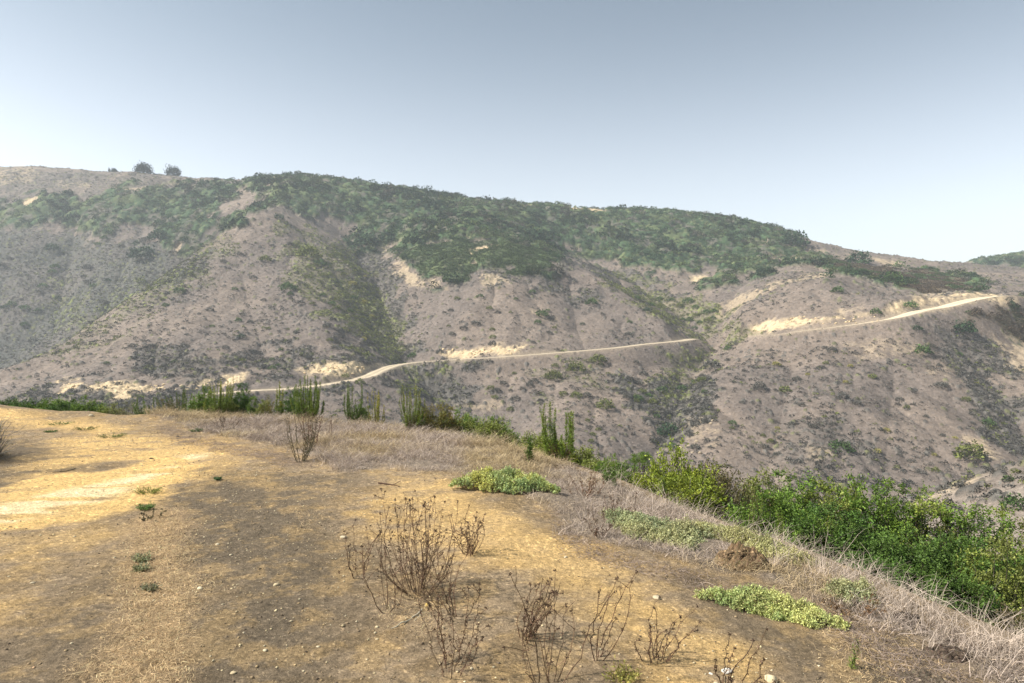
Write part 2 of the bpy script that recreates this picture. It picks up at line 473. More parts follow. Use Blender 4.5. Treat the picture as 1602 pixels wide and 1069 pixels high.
def near_colour(x, y, s):
    shp = x.shape
    brown = C(0.262, 0.192, 0.118)
    gold = C(0.68, 0.445, 0.175); pale = C(0.78, 0.60, 0.34); dark = C(0.138, 0.106, 0.070)
    a = fbm(x * 0.9, y * 0.9, 5, 71); b = fbm(x * 4, y * 4, 4, 83)
    c = brown[None] * (0.8 + 0.5 * a.ravel()[:, None])
    def mix(c, t, m): return c + (t[None] - c) * np.clip(m, 0, 1).ravel()[:, None]
    c = mix(c, C(0.23, 0.155, 0.072), sstep(0.46, 0.66, b) * 0.55)
    yel = near_mask(x, y, YEL, 91, 0.5)
    # yellow soil shows in streaks and blotches along the old wheel tracks
    streak = fbm(x * 0.8 + y * 0.5, y * 4.5 - x * 1.4, 4, 45)
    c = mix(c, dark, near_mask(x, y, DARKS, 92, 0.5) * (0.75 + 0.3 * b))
    c = mix(c, gold, sstep(0.48, 0.66, fbm(x * 4.2, y * 4.2, 5, 47, 0.72)) * 0.22)
    c = mix(c, gold, yel * sstep(0.30, 0.62, 0.55 * streak + 0.45 * b + 0.12 * yel))
    br = near_mask(x, y, BRIGHT, 93, 0.3)
    c = mix(c, pale, br * sstep(0.38, 0.56, streak))
    c = mix(c, C(0.34, 0.235, 0.13), near_mask(x, y, [([(120,1200),(130,1069),(165,1020),(190,960),(185,900),(205,850),(222,815),(248,792),(285,800),(300,860),(305,920),(292,980),(285,1069),(290,1200)], 1.0, 0.15)], 95, 0.15) * 0.8)
    g = near_mask(x, y, GRASS, 94, 0.15)
    c = mix(c, C(0.20, 0.165, 0.135), g * 0.75)
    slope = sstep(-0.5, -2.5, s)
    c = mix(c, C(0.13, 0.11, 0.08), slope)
    # scattered gravel-sized light grains
    gr = _hash(np.floor(x * 70), np.floor(y * 70), 5)
    c = c * (1 + 0.7 * (gr > 0.965).ravel()[:, None])
    return np.clip(c, 0.01, 0.9), g

def pix(x, y, z):
    yy = np.maximum(y, 1.0)
    return 801 + F * x / yy, 534 - F * z / yy

GREEN = [
 ([(640,340),(740,340),(850,350),(900,385),(872,412),(800,385),(700,380),(616,396),(600,385)], 300, 470, 0),  # chaparral cover: outline in the photograph, nearest and farthest distance, kind
 ([(-60,322),(0,319),(66,304),(115,306),(144,308),(185,294),(263,292),(313,286),(362,288),(391,281),(430,283),(411,296),(385,298),(354,315),(337,340),(345,356),(300,392),(265,402),(247,376),(230,352),(197,352),(156,372),(110,360),(82,352),(41,362),(0,356),(-60,360)], 395, 560, 0),
 ([(290,400),(320,372),(350,345),(400,320),(415,296),(428,284),(440,270),(520,276),(640,298),(760,308),(900,318),(1050,325),(1180,344),(1244,366),(1262,386),(1230,388),(1290,404),(1260,412),(1210,423),(1150,440),(1095,453),(1130,428),(1090,420),(1060,424),(1010,428),(965,415),(920,402),(880,385),(840,372),(800,370),(740,368),(680,378),(640,372),(610,388),(560,392),(543,375),(552,354),(500,338),(450,327),(410,330),(370,350),(330,380)], 352, 560, 0),
 ([(616,392),(640,374),(680,362),(740,352),(800,360),(835,375),(870,408),(876,430),(822,432),(775,425),(752,418),(738,436),(748,447),(705,449),(660,428),(640,412)], 290, 372, 1),
 ([(1290,402),(1330,410),(1400,418),(1500,432),(1538,448),(1528,462),(1470,470),(1425,450),(1380,440),(1310,425),(1270,412)], 285, 400, 2),
 ([(1480,482),(1530,472),(1602,474),(1680,480),(1680,540),(1602,533),(1560,522),(1510,505)], 205, 300, 2),
 ([(1500,404),(1602,388),(1750,370),(1750,430),(1602,425),(1540,420)], 560, 760, 0),
]
SAND = [
 ([(-20,258),(50,260),(70,275),(20,290),(-20,285)], 480, 600, 0.55), ([(28,320),(66,303),(62,309),(38,324)], 400, 560, 0.9), ([(85,283),(135,278),(140,292),(100,293)], 430, 600, 0.5),
 ([(142,309),(180,295),(252,289),(240,295),(185,298),(160,311)], 400, 560, 0.7), ([(262,289),(320,281),(312,288),(275,292)], 400, 560, 0.5),
 ([(612,400),(632,412),(655,430),(700,448),(705,456),(670,452),(635,445),(612,425)], 280, 360, 0.75),
 ([(728,392),(742,383),(782,380),(780,388),(748,396),(745,412),(735,410)], 290, 380, 0.9), ([(748,424),(775,428),(795,440),(770,446),(750,440)], 280, 360, 0.75),
 ([(92,600),(120,592),(205,594),(250,600),(310,597),(380,592),(385,604),(305,612),(215,618),(150,617),(95,612)], 160, 270, 1.35),
 ([(465,578),(500,572),(545,568),(590,566),(596,574),(560,589),(515,592),(480,590)], 190, 260, 1.1),
 ([(684,548),(735,544),(800,536),(832,541),(805,556),(745,561),(700,562)], 225, 275, 1.0),
 ([(832,486),(870,492),(872,502),(845,500)], 280, 340, 0.6), ([(1065,430),(1132,427),(1108,444),(1085,444)], 340, 440, 0.85),
 ([(1165,408),(1215,402),(1285,408),(1275,416),(1225,410),(1180,414)], 300, 470, 0.8), ([(1255,384),(1330,398),(1335,403),(1262,392)], 340, 480, 0.6), ([(1365,402),(1412,412),(1405,420),(1375,412)], 300, 480, 0.8),
 ([(1120,470),(1180,450),(1270,424),(1315,426),(1290,436),(1230,448),(1180,468),(1150,492),(1125,492)], 270, 370, 0.62),
 ([(1165,520),(1185,504),(1260,494),(1360,484),(1440,466),(1472,464),(1482,474),(1430,486),(1330,502),(1225,518)], 240, 300, 0.9),
 ([(1480,458),(1545,452),(1590,466),(1540,474),(1490,476)], 240, 300, 0.9),
 ([(1320,540),(1400,528),(1450,548),(1400,562),(1330,556)], 215, 260, 0.42), ([(1440,575),(1500,570),(1510,590),(1450,592)], 200, 250, 0.42),
 ([(1255,694),(1300,686),(1308,720),(1262,722)], 150, 190, 0.55), ([(1505,683),(1545,684),(1566,712),(1540,716),(1525,700)], 160, 200, 0.8),
 ([(1540,520),(1610,532),(1620,600),(1575,590),(1560,545)], 190, 300, 0.6), ([(800,312),(832,318),(830,324),(805,324)], 440, 560, 0.8), ([(878,318),(955,322),(950,332),(890,330)], 440, 560, 0.9),
 ([(960,356),(980,356),(980,364),(962,364)], 440, 560, 0.8), ([(435,296),(455,297),(450,305),(436,303)], 400, 500, 0.7), ([(700,630),(790,615),(800,640),(720,650)], 190, 240, 0.45),
 ([(560,380),(600,372),(622,392),(600,400)], 340, 420, 0.4), ([(1070,650),(1130,640),(1120,700),(1060,690)], 165, 210, 0.35), ([(1180,378),(1200,372),(1210,384),(1190,388)], 400, 480, 0.5),
 ([(415,283),(428,276),(436,284),(422,296),(400,299)], 440, 520, 0.7), ([(265,395),(282,378),(287,385),(275,402)], 380, 460, 0.7),
]
SAND += [([(1440,776),(1480,757),(1540,741),(1620,726),(1620,733),(1540,754),(1470,778)], 70, 110, 0.75), ([(1400,478),(1480,456),(1545,450),(1592,462),(1600,474),(1540,476),(1490,486),(1440,492)], 225, 300, 0.75)]
GREY = [
 ([(-60,365),(60,365),(200,375),(330,385),(300,425),(255,452),(200,484),(140,520),(60,570),(-60,610)], 305, 520, 0.95),  # dense grey scrub: outline, distances, strength
 ([(-60,365),(60,360),(150,375),(120,430),(90,520),(40,570),(-60,600)], 300, 520, 0.9), ([(150,375),(240,380),(330,370),(300,405),(240,450),(180,480),(130,470)], 330, 480, 0.5),
 ([(540,395),(600,395),(640,470),(645,560),(620,566),(570,520),(540,450)], 230, 420, 0.9), ([(590,592),(640,572),(725,568),(760,605),(735,650),(690,640),(620,625)], 180, 245, 1.0),
 ([(230,560),(380,545),(520,555),(600,566),(470,578),(380,592),(230,598)], 190, 250, 0.75), ([(60,600),(400,600),(380,640),(0,640)], 160, 215, 0.7),
 ([(985,590),(1080,580),(1110,600),(1105,660),(1060,700),(1020,725),(980,640)], 155, 240, 0.95), ([(740,425),(880,432),(930,470),(860,465),(780,450)], 280, 370, 0.7),
 ([(880,400),(1000,420),(1080,470),(1020,470),(960,440),(920,430)], 300, 470, 0.8), ([(1470,520),(1510,505),(1602,640),(1602,700),(1560,640)], 180, 290, 0.8), ([(1180,700),(1300,640),(1400,740),(1300,770)], 140, 190, 0.3),
 ([(1540,640),(1610,620),(1610,720),(1570,730)], 150, 230, 0.7), ([(0,262),(330,276),(400,290),(120,305),(0,320)], 440, 600, 0.5),
]
OLIVE = [
 ([(430,345),(540,385),(600,460),(625,560),(560,540),(500,490),(455,430)], 225, 410, 0.85), ([(60,560),(150,490),(260,425),(345,365),(360,380),(270,450),(170,515),(80,570)], 240, 400, 0.5),
 ([(940,425),(1000,440),(1130,490),(1180,520),(1110,535),(1060,515),(1000,470)], 260, 420, 0.95), ([(1040,545),(1120,530),(1110,580),(1050,610),(1030,590)], 205, 290, 0.85),
 ([(640,575),(720,566),(710,600),(660,610)], 205, 245, 0.8), ([(850,575),(960,560),(940,600),(860,610)], 210, 255, 0.4), ([(80,440),(140,470),(120,540),(80,520)], 330, 420, 0.5),
]

def far_mask(px, py, y, x, polys, seed, amp):
    m = np.zeros(px.shape)
    n = (fbm(x / 9.0, y / 9.0, 4, seed) - 0.5) * 2
    for e in polys:
        pts, y0, y1, st = e
        a = np.array(pts, float)
        sel = np.where((px > a[:, 0].min() - 30) & (px < a[:, 0].max() + 30) & (py > a[:, 1].min() - 30) & (py < a[:, 1].max() + 30) & (y > y0) & (y < y1))[0]
        if len(sel) == 0: continue
        X, Y_ = px[sel], py[sel]
        d = poly_dist(X, Y_, a, True); d = np.where(inside(X, Y_, a), d, -d) * (y[sel] / F)   # metres
        m[sel] = np.maximum(m[sel], st * sstep(-1.2, 1.8, d + n[sel] * amp))
    return m

def far_fields(x, y, z):
    """cover of the hills: green, brownish green, sand, grey scrub, olive scrub (flat arrays)"""
    px, py = pix(x, y, z)
    g = far_mask(px, py, y, x, [(a, b, c, 1.0) for a, b, c, k in GREEN], 101, 9.0)
    red = far_mask(px, py, y, x, [(a, b, c, 1.0) for a, b, c, k in GREEN if k == 2], 102, 3)
    knob = far_mask(px, py, y, x, [(a, b, c, 1.0) for a, b, c, k in GREEN if k == 1], 103, 3)
    sd = far_mask(px, py, y, x, SAND, 104, 3.0)
    gy = far_mask(px, py, y, x, GREY, 105, 14)
    ol = far_mask(px, py, y, x, OLIVE, 106, 14)
    patchy = sstep(1465, 1500, px) * (y < 320)
    g = g * (1 - patchy * sstep(0.54, 0.46, fbm(x / 8, y / 8, 4, 213)))
    return g, red, knob, sd, gy, ol

# ------------------------------------------------------------------ ground and hills
def polar_grid(angles, radii):
    R_, A_ = np.meshgrid(radii, angles, indexing='ij')
    x = R_ * np.sin(A_); y = R_ * np.cos(A_)
    na, nr = len(angles), len(radii)
    i = np.arange(nr - 1)[:, None] * na + np.arange(na)[None]
    j = np.arange(nr - 1)[:, None] * na + (np.arange(na)[None] + 1) % na
    f = np.stack([i, j, j + na, i + na], -1).reshape(-1, 4)[:, ::-1]
    return x, y, f

NF = 1300
fine = np.radians(np.linspace(-41, 41, NF + 1)); coarse = np.radians(np.arange(44, 317, 3.0))
ang_h = np.concatenate([fine, coarse]); ang_g = np.concatenate([fine[::2], coarse])
r_g = np.concatenate([[0.02, 0.5], np.geomspace(1.0, 1.9, 30), np.geomspace(1.9, 19, 620)[1:], np.geomspace(19, 60, 60)[1:]])
r_h = np.concatenate([np.linspace(60, 130, 110), np.arange(130.6, 400, 0.5), np.arange(400, 570, 0.8), np.arange(570, 790, 1.3), np.geomspace(793, 1000, 16)])

gx, gy_, gf = polar_grid(ang_g, r_g)
gz = h_base(gx, gy_); gs = crest_s(gx, gy_)
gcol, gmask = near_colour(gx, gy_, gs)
gz = gz + gmask * 0.03 * fbm(gx * 6, gy_ * 6, 3, 14)
# clods and small stones in the dirt
cb, _ = domes(gx, gy_, 0.11, 301, 0.25 + 0.3 * gmask, 0.1, 0.4)
gz = gz + np.where(gs > -0.5, cb * 0.22, 0)
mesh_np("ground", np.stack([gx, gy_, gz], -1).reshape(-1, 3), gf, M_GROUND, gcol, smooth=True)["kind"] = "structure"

hx, hy, hf = polar_grid(ang_h, r_h)
hz = h_road(hx, hy)
X, Y, Z = hx.ravel(), hy.ravel(), hz.ravel().copy()
g, red, knob, sand, grey, olive = far_fields(X, Y, Z)
rd = np.full(X.shape, 99.0); rw = np.full(X.shape, 2.0)
_m = (Y > 165) & (Y < 320) & (X > -110) & (X < 220)
rd[_m], _, rw[_m] = road_near(X[_m], Y[_m])
offroad = sstep(0.3, 1.6, rd - rw)
n1 = fbm(X / 30, Y / 30, 5, 201); n2 = fbm(X / 5, Y / 5, 4, 202); n3 = fbm(X / 1.5, Y / 1.5, 3, 203)
tan = C(0.192, 0.151, 0.120); tan2 = C(0.148, 0.120, 0.101)
c = tan[None] + (tan2 - tan)[None] * sstep(0.35, 0.65, n1)[:, None]
c = c * (0.72 + 0.56 * n2)[:, None] * (0.75 + 0.5 * n3)[:, None]
def mixc(c, t, m): return c + (t - c) * np.clip(m, 0, 1)[:, None]
# small grey-green bushes as relief
inner = (np.hypot(X, Y) > 70) & (Y > 0) & (np.abs(X) < Y * 0.95)
bh = np.zeros_like(X); bi = np.zeros_like(X)
dens = 0.12 + 0.80 * grey + 0.35 * olive + 0.25 * (sstep(0.5, 0.75, n1)) - 0.25 * sand
dens = dens * (0.55 + 0.9 * sstep(0.35, 0.65, fbm(X / 12, Y / 12, 3, 207)))
bh[inner], bi[inner] = domes(X[inner] + 0.5 * n3[inner], Y[inner] + 0.6 * n2[inner], 1.5, 401, dens[inner], 0.16, 0.62)
b2 = np.zeros_like(X); bi2 = np.zeros_like(X)
b2[inner], bi2[inner] = domes(X[inner], Y[inner], 1.0, 431, np.full(inner.sum(), 0.62), 0.2, 0.5)
bsel = sstep(0.05, 0.3, bh) * (1 - g) * offroad
sm = sstep(0.03, 0.18, b2) * (1 - g) * offroad
c = mixc(c, C(0.165, 0.138, 0.120)[None] * (0.8 + 0.5 * bi2)[:, None], sm * 0.6)
bush = np.where((bi < 0.72)[:, None], C(0.100, 0.092, 0.080)[None], C(0.120, 0.120, 0.058)[None])
isol = (bi < 0.25 + 0.55 * olive) & (olive > 0.1)
bush = np.where(isol[:, None], C(0.150, 0.165, 0.050)[None], bush) * (0.7 + 0.6 * ((bi * 7.3) % 1))[:, None]
c = mixc(c, C(0.098, 0.090, 0.080)[None] * (0.7 + 0.6 * n3)[:, None], np.clip(grey * 0.85, 0, 1) * (1 - g))
c = mixc(c, C(0.165, 0.155, 0.085)[None] * (0.7 + 0.6 * n3)[:, None], olive * 0.45 * (1 - g))
vdark = far_mask(*pix(X, Y, Z), Y, X, [GREY[0]], 107, 12) * sstep(0.36, 0.56, fbm(X / 24, Y / 24, 4, 212))
c = mixc(c, C(0.068, 0.072, 0.060)[None] * (0.7 + 0.6 * n3)[:, None], vdark * 0.75 * (1 - g))
spur = far_mask(*pix(X, Y, Z), Y, X, [([(1430,780),(1480,757),(1540,741),(1640,720),(1700,850),(1440,860)], 60, 112, 1.0)], 108, 2)
c = mixc(c, C(0.290, 0.240, 0.195)[None] * (0.75 + 0.5 * n3)[:, None], spur * 0.7)
# sand: broken by noise and by bushes
st = np.minimum(sand, 1.15) * sstep(0.34, 0.56, 0.6 * n2 + 0.4 * n3 + 0.22 * (sand - 0.5))
c = mixc(c, C(0.52, 0.40, 0.245)[None] * (0.85 + 0.35 * n3)[:, None], st * (0.62 + 0.38 * (sand > 0.8)) * (1 - 0.9 * g * (sand < 0.4)))
c = mixc(c, bush, bsel * 0.92)
# chaparral floor and canopy relief
gg = g * (1 - sstep(0.3, 0.6, st))
ch, ci = np.zeros_like(X), np.zeros_like(X)
ch[inner], ci[inner] = domes(X[inner], Y[inner], 5.2, 411, np.full(inner.sum(), 0.95), 0.35, 0.85)
c3, ci3 = np.zeros_like(X), np.zeros_like(X)
c3[inner], ci3[inner] = domes(X[inner], Y[inner], 2.0, 421, np.full(inner.sum(), 0.95), 0.35, 0.8)
gcolr = C(0.050, 0.084, 0.036)[None] * (0.65 + 0.7 * ci)[:, None] * (0.75 + 0.5 * ci3)[:, None]
gcolr = np.where((ci3 > 0.8)[:, None], C(0.10, 0.115, 0.05)[None] * (0.8 + 0.4 * ci)[:, None], gcolr)
gcolr = mixc(gcolr, C(0.105, 0.125, 0.05)[None] * (0.7 + 0.6 * ci)[:, None], sstep(0.52, 0.7, fbm(X / 16, Y / 16, 4, 209)) * 0.7)
gcolr = mixc(gcolr, C(0.120, 0.105, 0.085)[None], sstep(0.60, 0.72, fbm(X / 9, Y / 9, 4, 210)) * 0.8)
gcolr = mixc(gcolr, C(0.115, 0.085, 0.055)[None], red * sstep(0.42, 0.60, fbm(X / 14, Y / 9, 3, 208)) * 0.9)
gcolr = mixc(gcolr, C(0.085, 0.105, 0.040)[None], knob * 0.45)
c = mixc(c, gcolr, gg)
# wheel-worn verge of the road
c = mixc(c, C(0.34, 0.27, 0.19)[None], (1 - sstep(0.0, 2.8, rd - rw)) * 0.6)
low = 1 - 0.65 * sstep(0.0, 0.15, np.maximum(red, knob * 0.85)); low = low * (1 - 0.6 * sstep(1460, 1500, pix(X, Y, Z)[0]) * (Y < 320))
Z += bh * 0.95 * (1 - g) * offroad + b2 * 0.22 * (1 - g) * offroad + gg * (ch * 0.45 * low + c3 * 0.42 * low + 0.8 * low) * offroad
Z += st * (n3 - 0.5) * 1.6 * offroad
mesh_np("hills", np.stack([X, Y, Z], -1), hf, M_HILL, np.clip(c, 0.01, 0.8), smooth=True)["kind"] = "structure"
Z_MIN, Z_MAX = float(min(Z.min(), gz.min())), float(Z.max())
HX = (X, Y, Z, g, red, knob, st, grey, olive, inner, offroad)

# the road itself, a worn ribbon on the levelled bench
def road_mesh(name, line, w, label, k_=1.0):
    t = np.gradient(line[:, :2], axis=0); t /= np.linalg.norm(t, axis=1)[:, None] + 1e-9
    nrm = np.stack([-t[:, 1], t[:, 0]], 1)
    ks = np.linspace(-1, 1, 13); vs = []; cs = []
    for k in ks:
        j = w * k * (1 + 0.10 * (fbm(line[:, 0] / 3 + 50 * k, line[:, 1] / 3, 3, 77) - 0.5) * (abs(k) > 0.9))
        p = line[:, :2] + nrm * j[:, None] if np.ndim(j) else line[:, :2] + nrm * j
        z = line[:, 2] + 0.10 - 0.10 * abs(k) ** 4
        vs.append(np.column_stack([p, z]))
        tr = math.exp(-((abs(k) - 0.55) / 0.22) ** 2)
        nn = fbm(p[:, 0] / 4, p[:, 1] / 4, 3, 78)
        base = C(0.40, 0.325, 0.225)[None] * (0.8 + 0.4 * nn)[:, None]
        cs.append(base + (C(0.60, 0.50, 0.345)[None] - base) * tr * 0.75)
    n = len(line); m = len(ks)
    v = np.stack(vs, 1).reshape(-1, 3); cc = np.stack(cs, 1).reshape(-1, 3) * k_
    i = np.arange(n - 1)[:, None] * m + np.arange(m - 1)[None]
    f = np.stack([i, i + 1, i + m + 1, i + m], -1).reshape(-1, 4)[:, ::-1]
    o = mesh_np(name, v, f, M_ROAD, cc, smooth=True); tag(o, kind="structure", label=label)
road_mesh("road", ROAD_A, 2.1 + 0.7 * (vnoise(np.linspace(0, 22, len(ROAD_A)), np.zeros(len(ROAD_A)), 3) - .4), "pale dirt road winding across the foot of the far hills")
road_mesh("road", ROAD_B, np.interp(np.linspace(0, 1, len(ROAD_B)), [0, .45, .8, 1], [1.9, 2.6, 4.6, 4.2]), "pale sandy dirt road climbing the right-hand hill to its crest", 1.25)

# ------------------------------------------------------------------ plant building blocks
def unit(v): return v / (np.linalg.norm(v, axis=-1, keepdims=True) + 1e-12)

def leaves(p, d, L, W, col, R, bend=0.15):
    """one folded diamond leaf per point"""
    n = len(p); d = unit(d)
    r = unit(R.normal(size=(n, 3))); side = unit(np.cross(d, r)); up = np.cross(side, d)
    L = np.broadcast_to(L, (n,))[:, None]; W = np.broadcast_to(W, (n,))[:, None]
    v = np.stack([p, p + d * L * 0.5 + side * W * 0.5 + up * L * bend, p + d * L, p + d * L * 0.5 - side * W * 0.5 + up * L * bend], 1).reshape(-1, 3)
    f = np.arange(4 * n).reshape(n, 4)
    c = np.repeat(col, 4, axis=0)
    return v, f, c

def tubes(paths, rad, col, sides=3):
    """paths (K,N,3), rad (K,N), col (K,3)"""
    K, N, _ = paths.shape
    t = unit(np.gradient(paths, axis=1)); ref = np.where(np.abs(t[..., 2:3]) > 0.9, np.array([1.0, 0, 0]), np.array([0, 0, 1.0]))
    a = unit(np.cross(t, ref)); b = np.cross(t, a)
    ang = np.arange(sides) * 2 * math.pi / sides
    v = paths[:, :, None] + rad[:, :, None, None] * (a[:, :, None] * np.cos(ang)[:, None] + b[:, :, None] * np.sin(ang)[:, None])
    v = v.reshape(-1, 3)
    base = (np.arange(K)[:, None, None] * N + np.arange(N - 1)[None, :, None]) * sides
    s = np.arange(sides)[None, None]; s2 = (s + 1) % sides
    f = np.stack([base + s, base + s2, base + s2 + sides, base + s + sides], -1).reshape(-1, 4)
    return v, f, np.repeat(col, N * sides, axis=0)

def bez(p0, p1, p2, n):
    t = np.linspace(0, 1, n)[None, :, None]
    return (1 - t) ** 2 * p0[:, None] + 2 * t * (1 - t) * p1[:, None] + t * t * p2[:, None]

def join(*parts):
    vs, fs, cs, o = [], [], [], 0
    for v, f, c in parts:
        vs.append(v); fs.append(f + o); cs.append(c); o += len(v)
    return np.concatenate(vs), np.concatenate(fs), np.concatenate(cs)

def vary(col, n, R, amt=0.25, hue=0.06):
    k = 1 + amt * R.normal(size=(n, 1)); h = 1 + hue * R.normal(size=(n, 3))
    return np.clip(np.asarray(col)[None] * np.clip(k, 0.35, 2) * h, 0.008, 0.9)

GREENS = {'vivid': [C(0.155, 0.230, 0.034), C(0.095, 0.165, 0.026)], 'dark': [C(0.068, 0.130, 0.024), C(0.100, 0.160, 0.032)],
          'yellow': [C(0.240, 0.270, 0.030), C(0.170, 0.220, 0.028)], 'olive': [C(0.195, 0.240, 0.040), C(0.180, 0.195, 0.050)],
          'brown': [C(0.110, 0.115, 0.038), C(0.130, 0.095, 0.045)], 'pale': [C(0.280, 0.330, 0.130), C(0.350, 0.370, 0.150)],
          'rust': [C(0.200, 0.150, 0.040), C(0.160, 0.180, 0.035)], 'straw': [C(0.32, 0.29, 0.13), C(0.22, 0.23, 0.08)]}
BARK = C(0.085, 0.068, 0.052); GREYBARK = C(0.19, 0.165, 0.145)

def brush_parts(seed, kind, w=1.0, h=1.0, *,  lobes=46, leafy=1.0, twigs=30, flat_top=False, leaf=0.020):
    """woody shrub of unit-ish size: many branch ends, each a tuft of leafy sprigs"""
    R = np.random.default_rng(seed)
    th = R.uniform(0, 2 * math.pi, lobes); u = R.uniform(0.05, 1, lobes)
    el = np.arcsin(u ** (1.0 if not flat_top else 0.35)); rr = R.uniform(0.72, 1.05, lobes) * np.where(R.random(lobes) < 0.25, 0.6, 1)
    lump = 0.8 + 0.45 * R.random(lobes)
    cen = np.stack([np.cos(th) * np.cos(el) * rr * w / 2, np.sin(th) * np.cos(el) * rr * w / 2, (0.16 + 0.72 * np.sin(el) ** 0.8 * rr * lump) * h], 1)
    out = unit(cen - np.array([0, 0, 0.25 * h]))
    out = unit(out + np.array([0, 0, 0.7]))
    # sprigs
    ns = int(17 * leafy); nl = 10
    rad = 0.125 * w * R.uniform(0.7, 1.35, lobes)
    cp = np.repeat(cen, ns, 0); co = np.repeat(out, ns, 0); cr = np.repeat(rad, ns)[:, None]
    sd = unit(co * 0.75 + R.normal(size=cp.shape) * 0.75); sb = cp + R.normal(size=cp.shape) * cr * 0.30
    sl = cr * R.uniform(0.6, 1.15, (len(cp), 1))
    t = (np.arange(nl) + 0.5) / nl
    lp = (sb[:, None] + sd[:, None] * sl[:, None] * t[None, :, None]).reshape(-1, 3)
    ld = unit(np.repeat(sd, nl, 0) * 0.55 + R.normal(size=(len(sd) * nl, 3)) * 0.75)
    a, b = GREENS[kind]
    mixl = R.random(lobes)
    lc = (a[None] * mixl[:, None] + b[None] * (1 - mixl[:, None])) * R.uniform(0.75, 1.3, (lobes, 1))
    lc = np.repeat(lc, ns * nl, 0) * (1 + 0.22 * R.normal(size=(lobes * ns * nl, 1))).clip(0.4, 1.8)
    tipf = np.tile(t, lobes * ns)[:, None]
    lc = lc * (0.85 + 0.35 * tipf)          # leaf colour runs from darker at the sprig base to paler at its tip
    fol = leaves(lp, ld, leaf * R.uniform(0.45, 1.4, len(lp)), leaf * 0.6, lc, R, 0.3)
    # branches from the base to the tufts, some bare and protruding
    base = R.normal(size=(lobes, 3)) * np.array([0.05 * w, 0.05 * w, 0]); base[:, 2] = -0.06
    midp = base * 0.4 + cen * 0.5 + R.normal(size=cen.shape) * 0.06 * w; midp[:, 2] *= 0.62
    br = bez(base, midp, cen + out * rad[:, None] * 0.5, 7)
    br[:, 1:-1] += R.normal(size=br[:, 1:-1].shape) * 0.012
    tr = np.linspace(1, 0.25, 7)[None] * (0.009 * R.uniform(0.6, 1.3, (lobes, 1)))
    s1 = tubes(br, tr, vary(BARK, lobes, R, 0.3))
    k = twigs
    idx = R.integers(0, lobes, k)
    b0 = cen[idx] * R.uniform(0.3, 0.8, (k, 1)); dirs = unit(out[idx] + R.normal(size=(k, 3)) * 0.6)
    e = b0 + dirs * R.uniform(0.15, 0.42, (k, 1)) * w
    e[:, 2] = np.minimum(e[:, 2], h * 1.08)
    tw = bez(b0, (b0 + e) / 2 + R.normal(size=(k, 3)) * 0.05, e, 5)
    s2 = tubes(tw, np.linspace(1, 0.4, 5)[None] * 0.0045 * np.ones((k, 1)), vary(GREYBARK, k, R, 0.3))
    return fol, join(s1, s2)

def stalk_parts(seed, kind, n, h, spread, bare=0.35, leaf=0.028, leaning=0.0, dense=1.0, curve=0.6, tipcol=None, thick=1.0):
    """upright leafy stalks rising from one base"""
    R = np.random.default_rng(seed)
    th = R.uniform(0, 2 * math.pi, n); rr = np.sqrt(R.uniform(0.02, 1, n)) * spread
    n0 = max(n - n // 3, 2); hh = h * np.where(np.arange(n) < n0, R.uniform(0.62, 1.0, n), R.uniform(0.3, 0.55, n)); hh[0] = h
    base = R.normal(size=(n, 3)) * 0.015; base[:, 2] = -0.03
    top = np.stack([np.cos(th) * rr + leaning * hh, np.sin(th) * rr, hh], 1)
    mid = np.stack([np.cos(th) * rr * (0.5 + curve), np.sin(th) * rr * (0.5 + curve), hh * 0.35], 1) + base * 0.5
    N = 14
    path = bez(base, mid, top, N); path[:, 1:] += np.cumsum(R.normal(size=(n, N - 1, 3)) * np.array([0.007, 0.007, 0.002]), 1)
    st = tubes(path, np.linspace(1, 0.35, N)[None] * 0.0055 * thick * np.ones((n, 1)), vary(C(0.10, 0.075, 0.05), n, R))
    nl = int(170 * dense * max(h, 0.3) / 0.6)
    bb = np.clip(bare * 0.75 + 0.14 * R.normal(size=n), 0.02, 0.8)
    t = bb[:, None] + (1 - bb[:, None]) * R.random((n, nl))
    x = t * (N - 1); i0 = np.clip(x.astype(int), 0, N - 2); fr = (x - i0)[..., None]
    k = np.arange(n)[:, None]
    p = path[k, i0] * (1 - fr) + path[k, i0 + 1] * fr
    ax = unit(path[k, i0 + 1] - path[k, i0])
    d = unit(ax * 0.75 + unit(R.normal(size=p.shape)) * 0.95)
    a, b = [q * C(1.25, 1.12, 1.1) for q in GREENS[kind]]; m = R.random((n, 1, 1))
    col = (a * m + b * (1 - m)) * (1 + 0.22 * R.normal(size=(n, nl, 1))).clip(0.4, 1.8) * np.ones((n, nl, 3))
    lowt = sstep(0.45, 0.2, t)[..., None]; col = np.where(R.random((n, nl, 1)) < lowt * 0.7, C(0.17, 0.105, 0.05)[None, None] * R.uniform(.6, 1.3, (n, nl, 1)), col)
    if tipcol is not None:
        col = np.where((R.random((n, nl, 1)) < sstep(0.6, 1.0, t)[..., None] * 0.6), np.asarray(tipcol)[None, None], col)
    fol = leaves(p.reshape(-1, 3), d.reshape(-1, 3), leaf * 1.35 * R.uniform(0.6, 1.7, n * nl) * (1.75 - 1.15 * t.ravel()), leaf * 0.24, col.reshape(-1, 3), R)
    return fol, st

